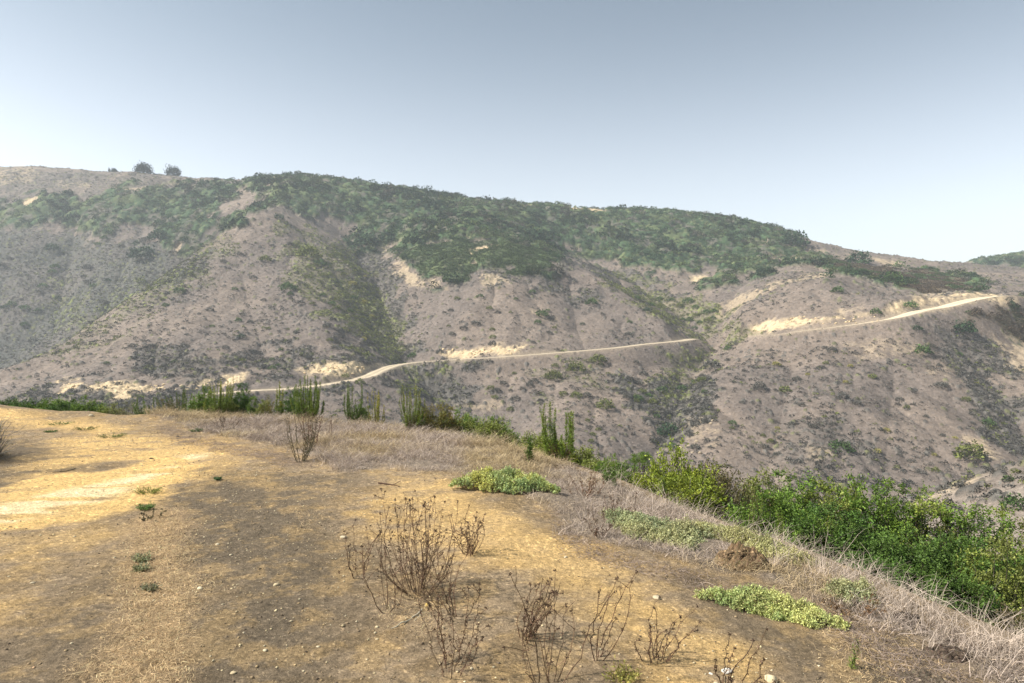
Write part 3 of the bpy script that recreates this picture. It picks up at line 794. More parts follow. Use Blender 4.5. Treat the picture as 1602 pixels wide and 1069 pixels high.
def dead_parts(seed, n, h, spread, heads=True, side=3, col=(0.115, 0.070, 0.043), lean=(0, 0), thick=1.0):
    """dry weed: wiry dark stems with side twigs, shrivelled leaves and seed heads"""
    R = np.random.default_rng(seed)
    th = R.uniform(0, 2 * math.pi, n); rr = np.sqrt(R.uniform(0.03, 1, n)) * spread; hh = h * R.uniform(0.45, 1.0, n); hh[0] = h
    base = np.stack([np.cos(th) * rr * 0.22, np.sin(th) * rr * 0.22, -0.02 + 0 * th], 1)
    top = np.stack([np.cos(th) * rr + lean[0] * hh, np.sin(th) * rr + lean[1] * hh, hh], 1)
    mid = np.stack([np.cos(th) * rr * 0.7, np.sin(th) * rr * 0.7, hh * 0.42], 1) + R.normal(size=(n, 3)) * np.array([0.10, 0.10, 0.05]) * h
    N = 12; path = bez(base, mid, top, N); path[:, 1:] += np.cumsum(R.normal(size=(n, N - 1, 3)) * 0.0065, 1)
    parts = [tubes(path, np.linspace(1, 0.45, N)[None] * 0.0028 * thick * R.uniform(0.7, 1.3, (n, 1)), vary(col, n, R, 0.3))]
    k = n * side
    ii = R.integers(0, n, k); jj = R.integers(3, N - 1, k); p0 = path[ii, jj]
    d = unit(R.normal(size=(k, 3)) * np.array([1, 1, 0.4]) + np.array([0, 0, 0.9])); ln = h * R.uniform(0.05, 0.26, (k, 1))
    p2 = p0 + d * ln; tw = bez(p0, (p0 + p2) / 2 + R.normal(size=(k, 3)) * 0.01, p2, 5)
    parts.append(tubes(tw, np.linspace(1, 0.6, 5)[None] * 0.0016 * thick * np.ones((k, 1)), vary(col, k, R, 0.3)))
    # shrivelled leaves and buds along the stems
    q = n * 34; ii = R.integers(0, n, q); jj = R.integers(2, N, q)
    lp = path[ii, jj] + R.normal(size=(q, 3)) * 0.003
    q2 = k * 4; i2 = R.integers(0, k, q2); j2 = R.integers(1, 5, q2); lp = np.concatenate([lp, tw[i2, j2]])
    bud = leaves(lp, R.normal(size=lp.shape) + np.array([0, 0, -0.3]), R.uniform(0.006, 0.017, len(lp)), 0.005, vary(np.asarray(col) * 1.25, len(lp), R, 0.35), R, 0.3)
    if heads:
        e = np.concatenate([path[:, -1], tw[R.random(k) < 0.3, -1]])
        m = len(e); rep = 12; ep = np.repeat(e, rep, 0) + R.normal(size=(m * rep, 3)) * 0.003
        hd = leaves(ep, R.normal(size=ep.shape), R.uniform(0.006, 0.012, m * rep), 0.006, vary(np.asarray(col) * 0.8, m * rep, R, 0.3), R)
        bud = join(bud, hd)
    return bud, join(*parts)

def make_plant(name, parts, loc, label, cat, group=None, rot=0.0, scale=(1, 1, 1), stem_mat=None, leaf_mat=None, leafname="foliage", stemname="stems", tilt=(0, 0)):
    e = bpy.data.objects.new(name, None); COL.objects.link(e)
    e.empty_display_size = 0.2; e.location = loc; e.rotation_euler = (tilt[0], tilt[1], rot); e.scale = scale
    tag(e, label, cat, group)
    if isinstance(parts[0], bpy.types.Mesh):
        for nm, me in zip((leafname, stemname), parts):
            o = bpy.data.objects.new(nm, me); COL.objects.link(o); o.parent = e
    else:
        mesh_np(leafname, *parts[0][:2], leaf_mat or M_LEAF, parts[0][2], parent=e)
        mesh_np(stemname, *parts[1][:2], stem_mat or M_STEM, parts[1][2], parent=e)
    return e

def ground_z(x, y):
    return float(h_base(np.array([x]), np.array([y]))[0])
def on_plateau(px, py, y0=1.5, y1=18):
    return hit(px, py, y0, y1, fn=h_base, n=700)

# ------------------------------------------------------------------ coyote brush hedge below the crest (each bush its own thing)
_VAR = {}
def brush_meshes(kind, k, **kw):
    key = (kind, k, kw['h'])
    if key not in _VAR:
        a, b = brush_parts(1000 + 17 * k + len(kind) * 131 + int(kw['h'] * 10), kind, **kw)
        ms = []
        for nm, p, mt in (("foliage", a, M_LEAF), ("branches", b, M_STEM)):
            o = mesh_np(nm, p[0], p[1], mt, p[2], link=False); ms.append(o.data); bpy.data.objects.remove(o)
        _VAR[key] = ms
    return _VAR[key]

def bush_at(px, ptop, Y, wpx, kind, k, label, group, name="coyote_brush", sink=0.12, hmin=0.5, **kw):
    X = (px - 801) / F * Y; zt = (534 - ptop) / F * Y; zg = ground_z(X, Y)
    w = wpx / F * Y; hh = max(zt - zg, hmin) + sink
    q = min((0.6, 1.0, 1.5, 2.1), key=lambda v: abs(math.log(v / (hh / w))))
    kw.update(w=1.0, h=q, lobes=int(kw.get('lobes', 60) * (0.8 + 0.75 * q)))
    me = brush_meshes(kind, k, **kw)
    return make_plant(name, me, (X, Y, zt - hh + 0.0 if zt - hh < zg else zg - sink), label, "bush", group, rot=(px * 0.37 + Y) % 6.28,
                      scale=(w, w * 0.95, hh / q), stemname="branches")

HG = "green bushes in the hedge below the bluff edge"
HEDGE = [ # px, top, Y, w px, kind, variant, label
 (692,636,13.2,52,'rust',0,"small yellow-brown bush at the left tip of the low green clump beyond the dry grass"),
 (722,641,14.2,62,'vivid',0,"bright green rounded bush rising above the low clump left of the tall candelabra plant"),
 (748,655,13.4,85,'olive',0,"low olive-green bush in the middle of the clump left of the candelabra plant"),
 (783,653,13.8,52,'vivid',1,"bright green bush at the right end of the low clump left of the candelabra plant"),
 (838,678,12.4,60,'olive',1,"yellow-green bush just left of the tall candelabra plant"),
 (868,690,11.8,60,'yellow',0,"yellowish bush behind the foot of the candelabra plant"),
 (925,708,11.6,80,'olive',2,"low yellow-green bush just right of the candelabra plant"),
 (965,714,11.0,60,'vivid',0,"small bright green bush left of the flat-topped shrub"),
 (1040,735,10.6,70,'olive',0,"olive bush behind the bright yellow-green bush"),
 (1055,716,10.0,105,'yellow',1,"bright yellow-green bush right of the flat-topped shrub"),
 (1065,748,9.2,115,'yellow',0,"bright yellow bush spilling low toward the dry grass"),
 (1090,708,10.8,95,'brown',0,"brownish twiggy bush with olive tips behind the bright yellow bush"),
 (1135,722,10.2,105,'brown',1,"dull brown-green bush of dense bare twigs beside the bright yellow bush"),
 (1185,735,10.2,95,'olive',1,"olive bush between the brown twiggy bush and the tall green ones"),
 (1140,765,9.2,100,'brown',2,"dark twiggy bush low in the hedge, mostly bare stems"),
 (1200,782,8.3,110,'vivid',2,"bright green feathery bush at the front of the hedge above the pale green mat"),
 (1240,738,10.0,105,'vivid',0,"tall green bush with a single sprig sticking up from its top"),
 (1255,790,8.4,105,'vivid',1,"green bush in the front row right of the feathery one"),
 (1300,748,9.8,115,'olive',2,"olive-green bush with grey branches showing, middle of the hedge"),
 (1300,800,8.0,120,'dark',0,"dark green leafy bush at the front of the hedge above the small grey-green mat"),
 (1350,742,9.6,110,'vivid',2,"green bush forming the middle bump of the hedge skyline"),
 (1398,746,9.4,105,'vivid',1,"green bush right of the middle bump of the hedge skyline"),
 (1375,815,7.7,125,'dark',1,"dense dark green bush low at the front of the hedge"),
 (1440,770,9.2,115,'olive',0,"olive bush below the left end of the near grey spur"),
 (1440,840,7.3,130,'dark',2,"deep green bush whose foot meets the arching dry grass"),
 (1360,870,7.0,95,'dark',0,"low dark green bush tucked against the dry grass edge"),
 (1490,782,9.0,110,'vivid',0,"green bush on the hedge skyline in front of the near grey spur"),
 (1545,790,8.6,115,'vivid',2,"green bush second from the right edge on the hedge skyline"),
 (1600,796,8.4,115,'olive',1,"green bush on the hedge skyline at the right edge"),
 (1505,838,7.6,115,'dark',1,"dark green bush below the hedge skyline with a pale dead branch beside it"),
 (1495,895,6.7,110,'dark',2,"dark green bush nearest the long arching grass blades"),
 (1565,870,6.9,125,'olive',2,"bush with pale yellow-green tips above a dark hollow at the right edge"),
 (1640,850,7.2,130,'dark',0,"dark green bush cut off by the right edge of the photo"),
 (1590,935,6.1,115,'brown',1,"dark brown bush of bare stems in the hollow at the lower right"),
 (1700,880,6.8,150,'vivid',1,"green bush just past the right edge of the hedge"),
 (1660,960,5.8,120,'brown',0,"brown twiggy bush past the right edge"),
]
for i, (px, pt, Y, w, kind, k, lab) in enumerate(HEDGE):
    lobes = 60 if kind != 'brown' else 40
    bush_at(px, pt, Y, w * 1.25, kind, k, lab, HG, lobes=lobes, leafy=1.0 if kind != 'brown' else 0.62, twigs=34 if kind != 'brown' else 90,
            leaf=0.027)
# flat-topped shrub on bare trunks
X_ = (1003 - 801) / F * 10.4; zg = ground_z(X_, 10.4); zt = (534 - 698) / F * 10.4
fp = brush_parts(77, 'vivid', w=0.62, h=0.62, lobes=36, leafy=1.0, twigs=6, flat_top=True, leaf=0.017)
fv = fp[0][0].copy(); fv[:, 2] = 0.42 + (fv[:, 2] - fv[:, 2].min()) * 0.36
sv = fp[1][0].copy(); sv[:, 2] *= 1.0
make_plant("flat_topped_shrub", ((fv, fp[0][1], fp[0][2]), fp[1]), (X_, 10.4, zt - 0.66 * 1.25), "flat-topped bright green shrub held up on thin bare trunks",
           "shrub", scale=(0.80, 0.80, 1.25), stemname="trunks")

# ------------------------------------------------------------------ shrubs along the far left edge of the track
LG = "green shrubs along the far edge of the track"
for (px, pt, Y, w, kind, k, lab) in [
 (12,629,16.8,58,'dark',0,"dark green low shrub at the far left end of the row"),
 (50,630,16.9,55,'dark',1,"dark green low shrub second from the left end of the row"),
 (80,626,16.9,60,'vivid',1,"dark green low shrub joined to its neighbours, left of the rounded bright one"),
 (100,629,16.6,52,'dark',2,"green low shrub next to the rounded bright one"),
 (138,621,16.6,46,'vivid',0,"rounded bright green shrub alone left of the pale dry bush"),
 (172,632,16.4,36,'olive',1,"small low green shrub against the pale dry bush"),
 (316,612,15.6,46,'vivid',2,"vivid green bush left of the tallest stalks on the far edge"),
 (376,607,15.6,34,'dark',2,"dark green bush right of the tallest stalks on the far edge"),
 (399,618,15.4,24,'vivid',0,"small green bush at the end of the distant road"),
 (458,608,15.0,30,'dark',1,"dark green bush between two clumps of tall stalks"),
 (567,624,14.2,24,'vivid',1,"low green growth right of the dark stalk clump"),
 (660,634,13.4,24,'brown',1,"low brownish bush right of the yellow-tipped stalks"),
 (350,622,15.3,44,'olive',0,"low olive growth around the foot of the tallest stalks"),
 (412,625,14.9,24,'olive',0,"small olive bush left of the brown leaved shrub"),
]:
    bush_at(px, pt, Y, w * 1.1, kind, k, lab, LG, name="low_shrub", hmin=0.35, lobes=60, leafy=1.0, twigs=34, leaf=0.032)
bush_at(197, 623, 16.2, 56, 'straw', 0, "rounded pale straw-coloured bush beside the far track edge", None, name="dry_bush", hmin=0.35, lobes=44, leafy=0.6, twigs=160, leaf=0.014)
bush_at(425, 616, 14.8, 44, 'rust', 1, "shrub with brown withered leaves below a yellow-topped stalk", None, name="withered_shrub", hmin=0.35, lobes=34, leafy=0.8, twigs=60)
bush_at(262, 618, 15.6, 40, 'brown', 0, "brown-green ragged shrub right of the spiky dark one", None, name="ragged_shrub", hmin=0.4, lobes=40, leafy=0.62, twigs=90)
bush_at(-28, 655, 9.4, 105, 'brown', 3, "dark purple-grey dry bush at the left edge of the track", None, name="dry_bush", hmin=0.4, lobes=60, leafy=0.35, twigs=420, leaf=0.012)

# ------------------------------------------------------------------ tall leafy stalk plants
YT = C(0.55, 0.47, 0.06)
SG = "tall leafy stalk plants on the bluff edge"
def stalk(px, pbase, ptop, Y, kind, n, spread, lab, seed, **kw):
    if n > 4: n = int(n * 1.8); spread *= 1.25; kw['thick'] = min(kw.get('thick', 1), 1.3); kw['leaf'] = kw.get('leaf', 0.03) * 0.72
    X = (px - 801) / F * Y; zg = ground_z(X, Y); zt = (534 - ptop) / F * Y
    h = max(zt - zg, 0.15)
    make_plant("leafy_stalk_plant", stalk_parts(seed, kind, n, h, spread, **kw), (X, Y, zg), lab, "plant", SG, leafname="leaves")
stalk(880,722,627,9.75,'vivid',10,0.22,"tall candelabra-shaped plant with many upright leafy stalks",1, bare=0.5, curve=0.75, thick=1.8, leaf=0.039, dense=1.4, tipcol=C(0.2,0.26,0.04))
stalk(826,742,684,9.3,'dark',2,0.015,"single dark green upright stalk behind the largest pale mat",2, bare=0.3, thick=2.0, leaf=0.042, dense=1.8)
stalk(955,782,738,8.2,'dark',6,0.055,"small bushy dark green stalk plant in the dry grass left of the yellow bush",3, bare=0.4, thick=1.7, leaf=0.05, dense=0.9)
stalk(1040,782,745,8.6,'dark',2,0.02,"dark thin green stalk in front of the bright yellow bush",4, bare=0.1, thick=1.5, leaf=0.035)
stalk(643,650,601,13.0,'vivid',17,0.21,"clump of yellow-tipped green stalks, rightmost on the crest",5, bare=0.25, leaf=0.032, dense=1.0, thick=1.6, tipcol=C(0.3,0.3,0.05))
stalk(551,636,599,14.2,'dark',9,0.22,"clump of dark green stalks in the middle of the crest",6, bare=0.2, leaf=0.036, dense=1.3, thick=2.0)
stalk(590,640,608,13.8,'yellow',10,0.13,"small stalk plant dotted with yellow flowers",7, bare=0.2, leaf=0.03, dense=0.9, thick=1.4, tipcol=YT)
stalk(483,650,588,14.0,'vivid',20,0.28,"big clump of green stalks with withered brown leaves at its foot",8, bare=0.4, leaf=0.038, dense=1.3, thick=1.9)
stalk(438,640,597,14.6,'vivid',4,0.07,"tall stalks with yellow-green tops rising from the brown shrub",9, bare=0.25, leaf=0.036, dense=1.5, thick=2.0, tipcol=C(0.35,0.33,0.05))
stalk(343,645,588,15.2,'vivid',18,0.33,"tallest bright green stalk clump on the far edge, with yellow specks",10, bare=0.2, leaf=0.036, dense=1.3, thick=1.7, tipcol=C(0.33,0.33,0.05))
stalk(244,645,617,15.9,'dark',15,0.32,"spiky dark green candelabra plant beside the pale dry bush",11, bare=0.25, leaf=0.04, dense=1.2, thick=2.2, curve=0.9, leaning=-0.15)
stalk(282,640,608,15.6,'dark',7,0.18,"dark green stalks standing above the ragged brown shrub",12, bare=0.3, leaf=0.034, dense=1.2, thick=1.8)
stalk(300,640,616,15.6,'vivid',6,0.12,"short green stalks left of the vivid green bush",13, bare=0.2, leaf=0.034, dense=1.2, thick=1.8)
stalk(1336,1095,1034,3.6,'vivid',3,0.012,"tiny green sprout on the bare dirt at the bottom edge",14, bare=0.1, leaf=0.014, dense=0.8, thick=0.6)
stalk(1183,800,775,7.9,'vivid',5,0.05,"small light green stalk plant leaning on the hedge foot",15, bare=0.2, leaf=0.03, thick=1.2)
stalk(1222,850,800,6.9,'vivid',4,0.04,"thin green stalks in front of the feathery hedge bush",16, bare=0.2, leaf=0.03, thick=1.2)

# ------------------------------------------------------------------ dry stemmy weeds
DG = "dry weeds standing on the bare dirt"
def dead(px, pbase, ptop, n, spread, lab, seed, name="dead_weed", mat=None, cat="weed", grp=DG, **kw):
    X, Y, Z_ = on_plateau(px, pbase); h = (pbase - ptop) / F * Y
    return make_plant(name, dead_parts(seed, n, h, spread, **kw), (X, Y, Z_ - 0.01), lab, cat, grp, leafname="dry_leaves")
dead(655,925,768,34,0.29,"largest clump of tall dark dead stems in the middle of the dirt",21, side=6, thick=0.85)
dead(735,868,792,14,0.14,"low brown tangle of dead twigs right behind the largest dead clump",22, side=6)
dead(612,955,800,5,0.16,"few thin dead stems between the small and the largest dead clumps",32, side=3)
dead(563,900,805,6,0.16,"sparse thin dead stems left of the largest clump",23, side=3)
dead(715,965,830,9,0.26,"dead weed with one tall stem below the largest clump",24, side=5)
dead(820,1000,905,15,0.13,"dense little fan of dark dead stems low in the picture",25, side=2, lean=(0.35,0), thick=1.25)
dead(858,1075,900,10,0.26,"tall loose dead stems rising from the bottom edge",26, side=3)
dead(700,1052,925,11,0.24,"loose dead stems near the bottom left of the tall loose ones",27, side=5)
dead(930,1030,890,5,0.12,"thin leaning dead stems right of the dense little fan",28, side=2, lean=(0.2,0))
dead(1028,1036,950,11,0.16,"fan of bare brown stems with round seed heads alone on yellow dirt",29, side=1, lean=(0.25,0), thick=1.2)
dead(1150,1085,1008,10,0.17,"leaning bare stems at the bottom edge beside a white stone",30, side=1, lean=(0.4,0), thick=1.2)
dead(470,722,640,16,0.24,"tall half-dry plant with dark woody stems in front of the grass",31, side=5, col=(0.085,0.072,0.038), thick=1.7)
dead(488,700,645,14,0.2,"brown withered weed just behind the tall half-dry plant",33, side=5, col=(0.11,0.062,0.038), thick=1.7)
dead(517,690,652,3,0.03,"lone dark seed stalk in the grass right of the tall half-dry plant",34, side=2, thick=1.6)
dead(915,778,735,14,0.22,"rusty dry weed between the largest pale mat and the dark green stalk plant",35, side=5, col=(0.17,0.10,0.06), grp="dry weeds in the grass band", thick=1.2)
dead(972,818,765,9,0.2,"dark dead stems sticking out of the long pale mat",36, side=4, grp="dry weeds in the grass band")
dead(935,840,800,8,0.18,"small brown dead twigs at the left end of the long pale mat",37, side=4, grp="dry weeds in the grass band")
dead(1345,965,925,12,0.2,"rusty dry tuft right of the smallest pale mat",38, side=3, col=(0.20,0.12,0.06), grp="dry weeds in the grass band")
dead(240,812,798,7,0.14,"flat dark twiggy weed on the grassy strip",39, side=5, col=(0.09,0.08,0.04))
dead(355,672,640,12,0.4,"brown dry weed at the foot of the tallest stalk clump",40, side=5, col=(0.13,0.09,0.06), grp="dry weeds in the grass band", thick=1.5)

# ------------------------------------------------------------------ pale green succulent mats
def mat_parts(seed, a, b, h, n, cols, leaf=0.014, edge=0.6):
    R = np.random.default_rng(seed)
    r = np.sqrt(R.random(n)); th = R.uniform(0, 2 * math.pi, n)
    rim = 1 + edge * (fbm(np.cos(th) * 2 + seed, np.sin(th) * 2, 3, seed) - 0.5) * 2
    x = np.cos(th) * r * rim; y = np.sin(th) * r * rim
    lump = fbm(x * a * 9 + seed, y * b * 9, 3, seed + 3)
    z = h * np.sqrt(np.clip(1 - r ** 2.0, 0.02, 1)) * (0.25 + 1.3 * lump)
    base = np.stack([x * a, y * b, z * 0.2], 1); tip = np.stack([x * a, y * b, z], 1) + R.normal(size=(n, 3)) * 0.012
    tip[:, 2] = np.maximum(tip[:, 2], 0.012)
    nl = 12
    t = R.uniform(0.35, 1.05, (n, nl, 1)); p = base[:, None] + (tip - base)[:, None] * t + R.normal(size=(n, nl, 3)) * 0.005
    d = unit(R.normal(size=(n, nl, 3)) * 0.8 + np.array([0, 0, 0.7]))
    m = np.clip(fbm(x * a * 4, y * b * 4, 3, seed + 5) * 2 - 0.5 + 0.2 * R.normal(size=n), 0, 1)[:, None, None]
    col = (cols[0] * m + cols[1] * (1 - m)) * (1 + 0.2 * R.normal(size=(n, nl, 1))).clip(0.5, 1.6) * np.ones((n, nl, 3))
    brown = R.random((n, nl, 1)) < 0.07 * (1 + 0 * t)
    col = np.where(brown, C(0.26, 0.20, 0.10), col)
    fol = leaves(p.reshape(-1, 3), d.reshape(-1, 3), leaf * R.uniform(0.7, 1.3, n * nl), leaf * 0.6, col.reshape(-1, 3), R, 0.2)
    k = n // 6
    st = tubes(bez(base[:k] * np.array([0.8, 0.8, 0]), (base[:k] + tip[:k]) / 2, tip[:k], 4), np.full((k, 4), 0.0016), vary(C(0.16, 0.14, 0.09), k, R))
    return fol, st
MG = "pale green succulent mats in the dry grass"
MATS = []
def mat_at(px, py, a, b, h, n, cols, lab, seed, rot=0, **kw):
    X, Y, Z_ = on_plateau(px, py); MATS.append((X, Y, a, b, rot))
    e = 0.4; nx = (ground_z(X + e, Y) - ground_z(X - e, Y)) / (2 * e); ny = (ground_z(X, Y + e) - ground_z(X, Y - e)) / (2 * e)
    q = Vector((-nx, -ny, 1)).to_track_quat('Z', 'Y').to_euler()
    o = make_plant("succulent_mat", mat_parts(seed, a, b, h, n, cols, **kw), (X, Y, Z_), lab, "plant", MG)
    from mathutils import Matrix
    up = Vector((-nx, -ny, 1)).normalized(); xa = Vector((math.cos(rot), math.sin(rot), 0)); xa = (xa - up * xa.dot(up)).normalized(); ya = up.cross(xa)
    o.matrix_world = Matrix(((xa.x, ya.x, up.x, X), (xa.y, ya.y, up.y, Y), (xa.z, ya.z, up.z, Z_), (0, 0, 0, 1)))
P1 = (C(0.58, 0.57, 0.17), C(0.36, 0.47, 0.20)); P2 = (C(0.52, 0.50, 0.25), C(0.32, 0.37, 0.20)); P3 = (C(0.58, 0.58, 0.22), C(0.34, 0.44, 0.17)); P4 = (C(0.56, 0.52, 0.24), C(0.42, 0.42, 0.19))
mat_at(790, 762, 0.51, 0.32, 0.17, 2600, P1, "largest bright yellow-green succulent mat, nearest the lone dark stalk", 51, rot=-0.05, leaf=0.019)
mat_at(1025, 838, 0.62, 0.30, 0.15, 3400, P2, "long dull green mat with dead stems at its left end", 52, rot=-0.75, leaf=0.014)
mat_at(1205, 957, 0.39, 0.15, 0.11, 2800, P3, "dense pale green mat at the edge of the bare dirt", 53, rot=-0.62, leaf=0.013)
mat_at(1332, 938, 0.15, 0.125, 0.12, 1000, P2, "smallest pale mat, a round tuft right of the dense one", 54, rot=0, leaf=0.013)
mat_at(1160, 852, 0.60, 0.15, 0.11, 2400, P4, "thin pale yellow mat along the crest above the dirt mound", 55, rot=-0.95, leaf=0.013)

# ------------------------------------------------------------------ small green weeds on the track
def weed_parts(seed, n, r, h, col):
    R = np.random.default_rng(seed)
    th = R.uniform(0, 6.28, n); rr = np.sqrt(R.random(n)) * r
    base = np.stack([np.cos(th) * rr * 0.5, np.sin(th) * rr * 0.5, 0 * th - 0.005], 1)
    top = np.stack([np.cos(th) * rr * 1.2, np.sin(th) * rr * 1.2, h * R.uniform(0.4, 1, n)], 1)
    path = bez(base, (base + top) / 2 + np.array([0, 0, h * 0.3]), top, 4)
    st = tubes(path, np.linspace(1, 0.4, 4)[None] * 0.0016 * np.ones((n, 1)), vary(np.asarray(col) * 0.8, n, R))
    k = n * 5; ii = R.integers(0, n, k); jj = R.integers(1, 4, k)
    return leaves(path[ii, jj], R.normal(size=(k, 3)) + np.array([0, 0, 0.5]), R.uniform(0.012, 0.028, k), 0.007, vary(col, k, R, 0.25), R), st
WG = "small green weeds on the track"
for i, (px, py, r, h, col, lab) in enumerate([
 (230,772,0.14,0.06,(0.20,0.23,0.05),"yellow-green creeping weed beside the bright bare patch"),
 (228,797,0.08,0.06,(0.12,0.21,0.05),"small bright green weed just below the creeping yellow-green one"),
 (222,878,0.07,0.05,(0.27,0.28,0.15),"grey-green grass tuft halfway down the straw strip"),
 (220,893,0.05,0.04,(0.27,0.28,0.15),"smaller grey-green tuft touching the one above it on the straw strip"),
 (235,922,0.05,0.03,(0.27,0.26,0.15),"faint dark tuft low on the straw strip"),
 (175,684,0.22,0.06,(0.13,0.17,0.05),"low green weed in the middle of the far track"),
 (133,672,0.20,0.05,(0.13,0.15,0.05),"low green weed on the far track left of the middle one"),
 (92,664,0.22,0.04,(0.15,0.19,0.06),"thin strip of green weed near the far edge of the track"),
 (80,676,0.10,0.03,(0.10,0.15,0.04),"small dark green weed on the far track"),
 (341,750,0.04,0.025,(0.08,0.14,0.05),"tiny green weed alone on grey dirt"),
 (306,675,0.12,0.05,(0.08,0.13,0.05),"dark green weed at the left end of the dry grass"),
 (975,1062,0.10,0.05,(0.35,0.32,0.09),"yellowish grass tuft at the bottom edge"),
]):
    X, Y, Z_ = on_plateau(px, py)
    make_plant("small_weed", weed_parts(60 + i, 60, r, h, col), (X, Y, Z_), lab, "weed", WG, leafname="leaves")

# ------------------------------------------------------------------ stones, clods, sticks
def rock_mesh(name, R, dims, mat, col, sub=3, rough=0.22):
    import bmesh
    bm = bmesh.new(); bmesh.ops.create_icosphere(bm, subdivisions=sub, radius=1.0)
    v = np.array([q.co[:] for q in bm.verts]); f = np.array([[q.index for q in p.verts] for p in bm.faces]); bm.free()
    s = R.uniform(0, 50)
    n = fbm(v[:, 0] * 1.3 + s, v[:, 1] * 1.3 + v[:, 2] * 1.7, 4, int(s)) - 0.5
    # facets: cut by random planes
    v = v * (1 + rough * 2 * n[:, None])
    for _ in range(9):
        nn = unit(R.normal(size=3)); d = v @ nn; cut = R.uniform(0.6, 0.85); v = v - np.maximum(d - cut, 0)[:, None] * nn[None]
    v = v * np.asarray(dims)[None]
    c = np.asarray(col)[None] * (0.8 + 0.5 * fbm(v[:, 0] / dims[0] * 3 + s, v[:, 1] / dims[1] * 3 + v[:, 2] / dims[2], 4, 9)[:, None])
    return v, f, c
RG = "loose stones on the dirt"
PALE = C(0.44, 0.37, 0.25); TANR = C(0.45, 0.36, 0.22); DK = C(0.10, 0.075, 0.055)
for i, (px, py, wpx, hr, col, lab) in enumerate([
 (537,841,13,0.5,PALE,"pale flat stone on the grey dirt left of the dead clump"),
 (1028,936,20,0.35,PALE,"flat cream stone above the fan of bare stems"),
 (1206,1066,20,1.2,C(0.62,0.52,0.33),"upright cream stone at the bottom edge"),
 (1136,1051,24,0.3,C(0.56,0.52,0.45),"white flat stone among the leaning stems"),
 (1112,1054,9,0.4,C(0.6,0.57,0.5),"small white stone left of the white flat one"),
 (340,852,8,0.7,PALE,"round pale pebble on the grey dirt beside the straw strip"),
 (361,868,8,0.4,PALE,"small flat pebble right below the round pale one"),
 (312,921,11,0.6,C(0.62,0.54,0.36),"pale stone at the right edge of the straw strip"),
 (432,915,12,0.5,TANR,"tan stone on the grey dirt in the lower left middle"),
 (415,1018,11,0.5,PALE,"white stone near the bottom on grey dirt"),
 (365,1053,12,0.5,TANR,"tan flat stone at the bottom left of centre"),
 (668,947,9,0.9,C(0.60,0.42,0.12),"yellow pebble below the largest dead clump"),
 (143,651,9,0.8,PALE,"pale stone on the berm of the far track edge"),
 (381,991,8,0.6,PALE,"small white stone on the grey dirt"),
 (498,1012,9,0.5,PALE,"white chip on the dirt left of the bottom dead stems"),
 (51,912,8,0.5,PALE,"white chip on the grey dirt at lower left"),
 (53,1044,7,0.5,C(0.55,0.35,0.2),"orange pebble in the lower left corner area"),
 (952,833,9,0.5,PALE,"pale stone on yellow dirt below the long mat"),
 (885,872,8,0.6,PALE,"pale pebble in the middle of the yellow dirt"),
 (278,683,8,0.7,DK,"dark clod on the far track"),
 (237,718,7,0.7,DK,"dark clod beside the bright bare patch"),
 (1163,758,5,0.5,PALE,"tiny pale stone in the dry grass"),
 (1120,1069,9,0.5,PALE,"cream pebble at the bottom edge"),
 (738,1046,8,0.5,PALE,"pale pebble near the loose dead stems"),
 (590,1000,7,0.5,TANR,"tan pebble left of the grey straw bundle"),
]):
    X, Y, Z_ = on_plateau(px, py); R = np.random.default_rng(300 + i); w = wpx / F * Y / 2
    v, f, c = rock_mesh("stone", R, (w, w * 0.75, w * hr * 0.8), M_STONE, col, sub=2)
    o = mesh_np("stone", v, f, M_STONE, c); o.location = (X, Y, Z_ + w * hr * 0.25); o.rotation_euler = (0, 0, i * 1.3)
    tag(o, lab, "stone", RG)

def mound_mesh(seed, a, b, h, n, col, clod):
    """heap of crumbled earth: a low heap plus many angular clods"""
    R = np.random.default_rng(seed)
    N = 60; g_ = np.linspace(-1.25, 1.25, N); U, V = np.meshgrid(g_, g_, indexing='ij'); r = np.hypot(U, V)
    z = h * np.clip(1 - r ** 2, 0, 1) ** 0.6 * (0.1 + 1.5 * fbm(U * 2.6 + seed, V * 2.6, 5, seed, 0.6)) + 0.05 * h - 0.06 * sstep(0.9, 1.2, r)
    dz, _ = domes(U * a, V * b, clod * 2.2, seed, np.full(U.shape, 0.9), 0.3, 0.7); z = z + dz * 0.5 * (r < 1.05)
    v = np.stack([U * a, V * b, z], -1).reshape(-1, 3)
    i = np.arange(N - 1)[:, None] * N + np.arange(N - 1)[None]; f = np.stack([i, i + N, i + N + 1, i + 1], -1).reshape(-1, 4)
    f = np.concatenate([f[:, [0, 1, 2]], f[:, [0, 2, 3]]])
    c = vary(col, len(v), R, 0.1); parts = [(v, f, c)]
    for k in range(n):
        rr = math.sqrt(R.random()) * 1.1; th = R.uniform(0, 6.28); x, y = math.cos(th) * rr, math.sin(th) * rr
        s = clod * R.uniform(0.3, 1.1); zz = h * max(1 - rr * rr, 0) ** 0.8 * 0.9
        rv, rf, rc = rock_mesh("c", R, (s, s * R.uniform(.6, 1), s * R.uniform(.5, .9)), None, np.asarray(col) * R.choice([0.7, 1.0, 1.5, 2.3], p=[.35, .3, .2, .15]), sub=1, rough=0.3)
        parts.append((rv + np.array([x * a, y * b, zz + s * 0.2]), rf, rc))
    return join(*parts)
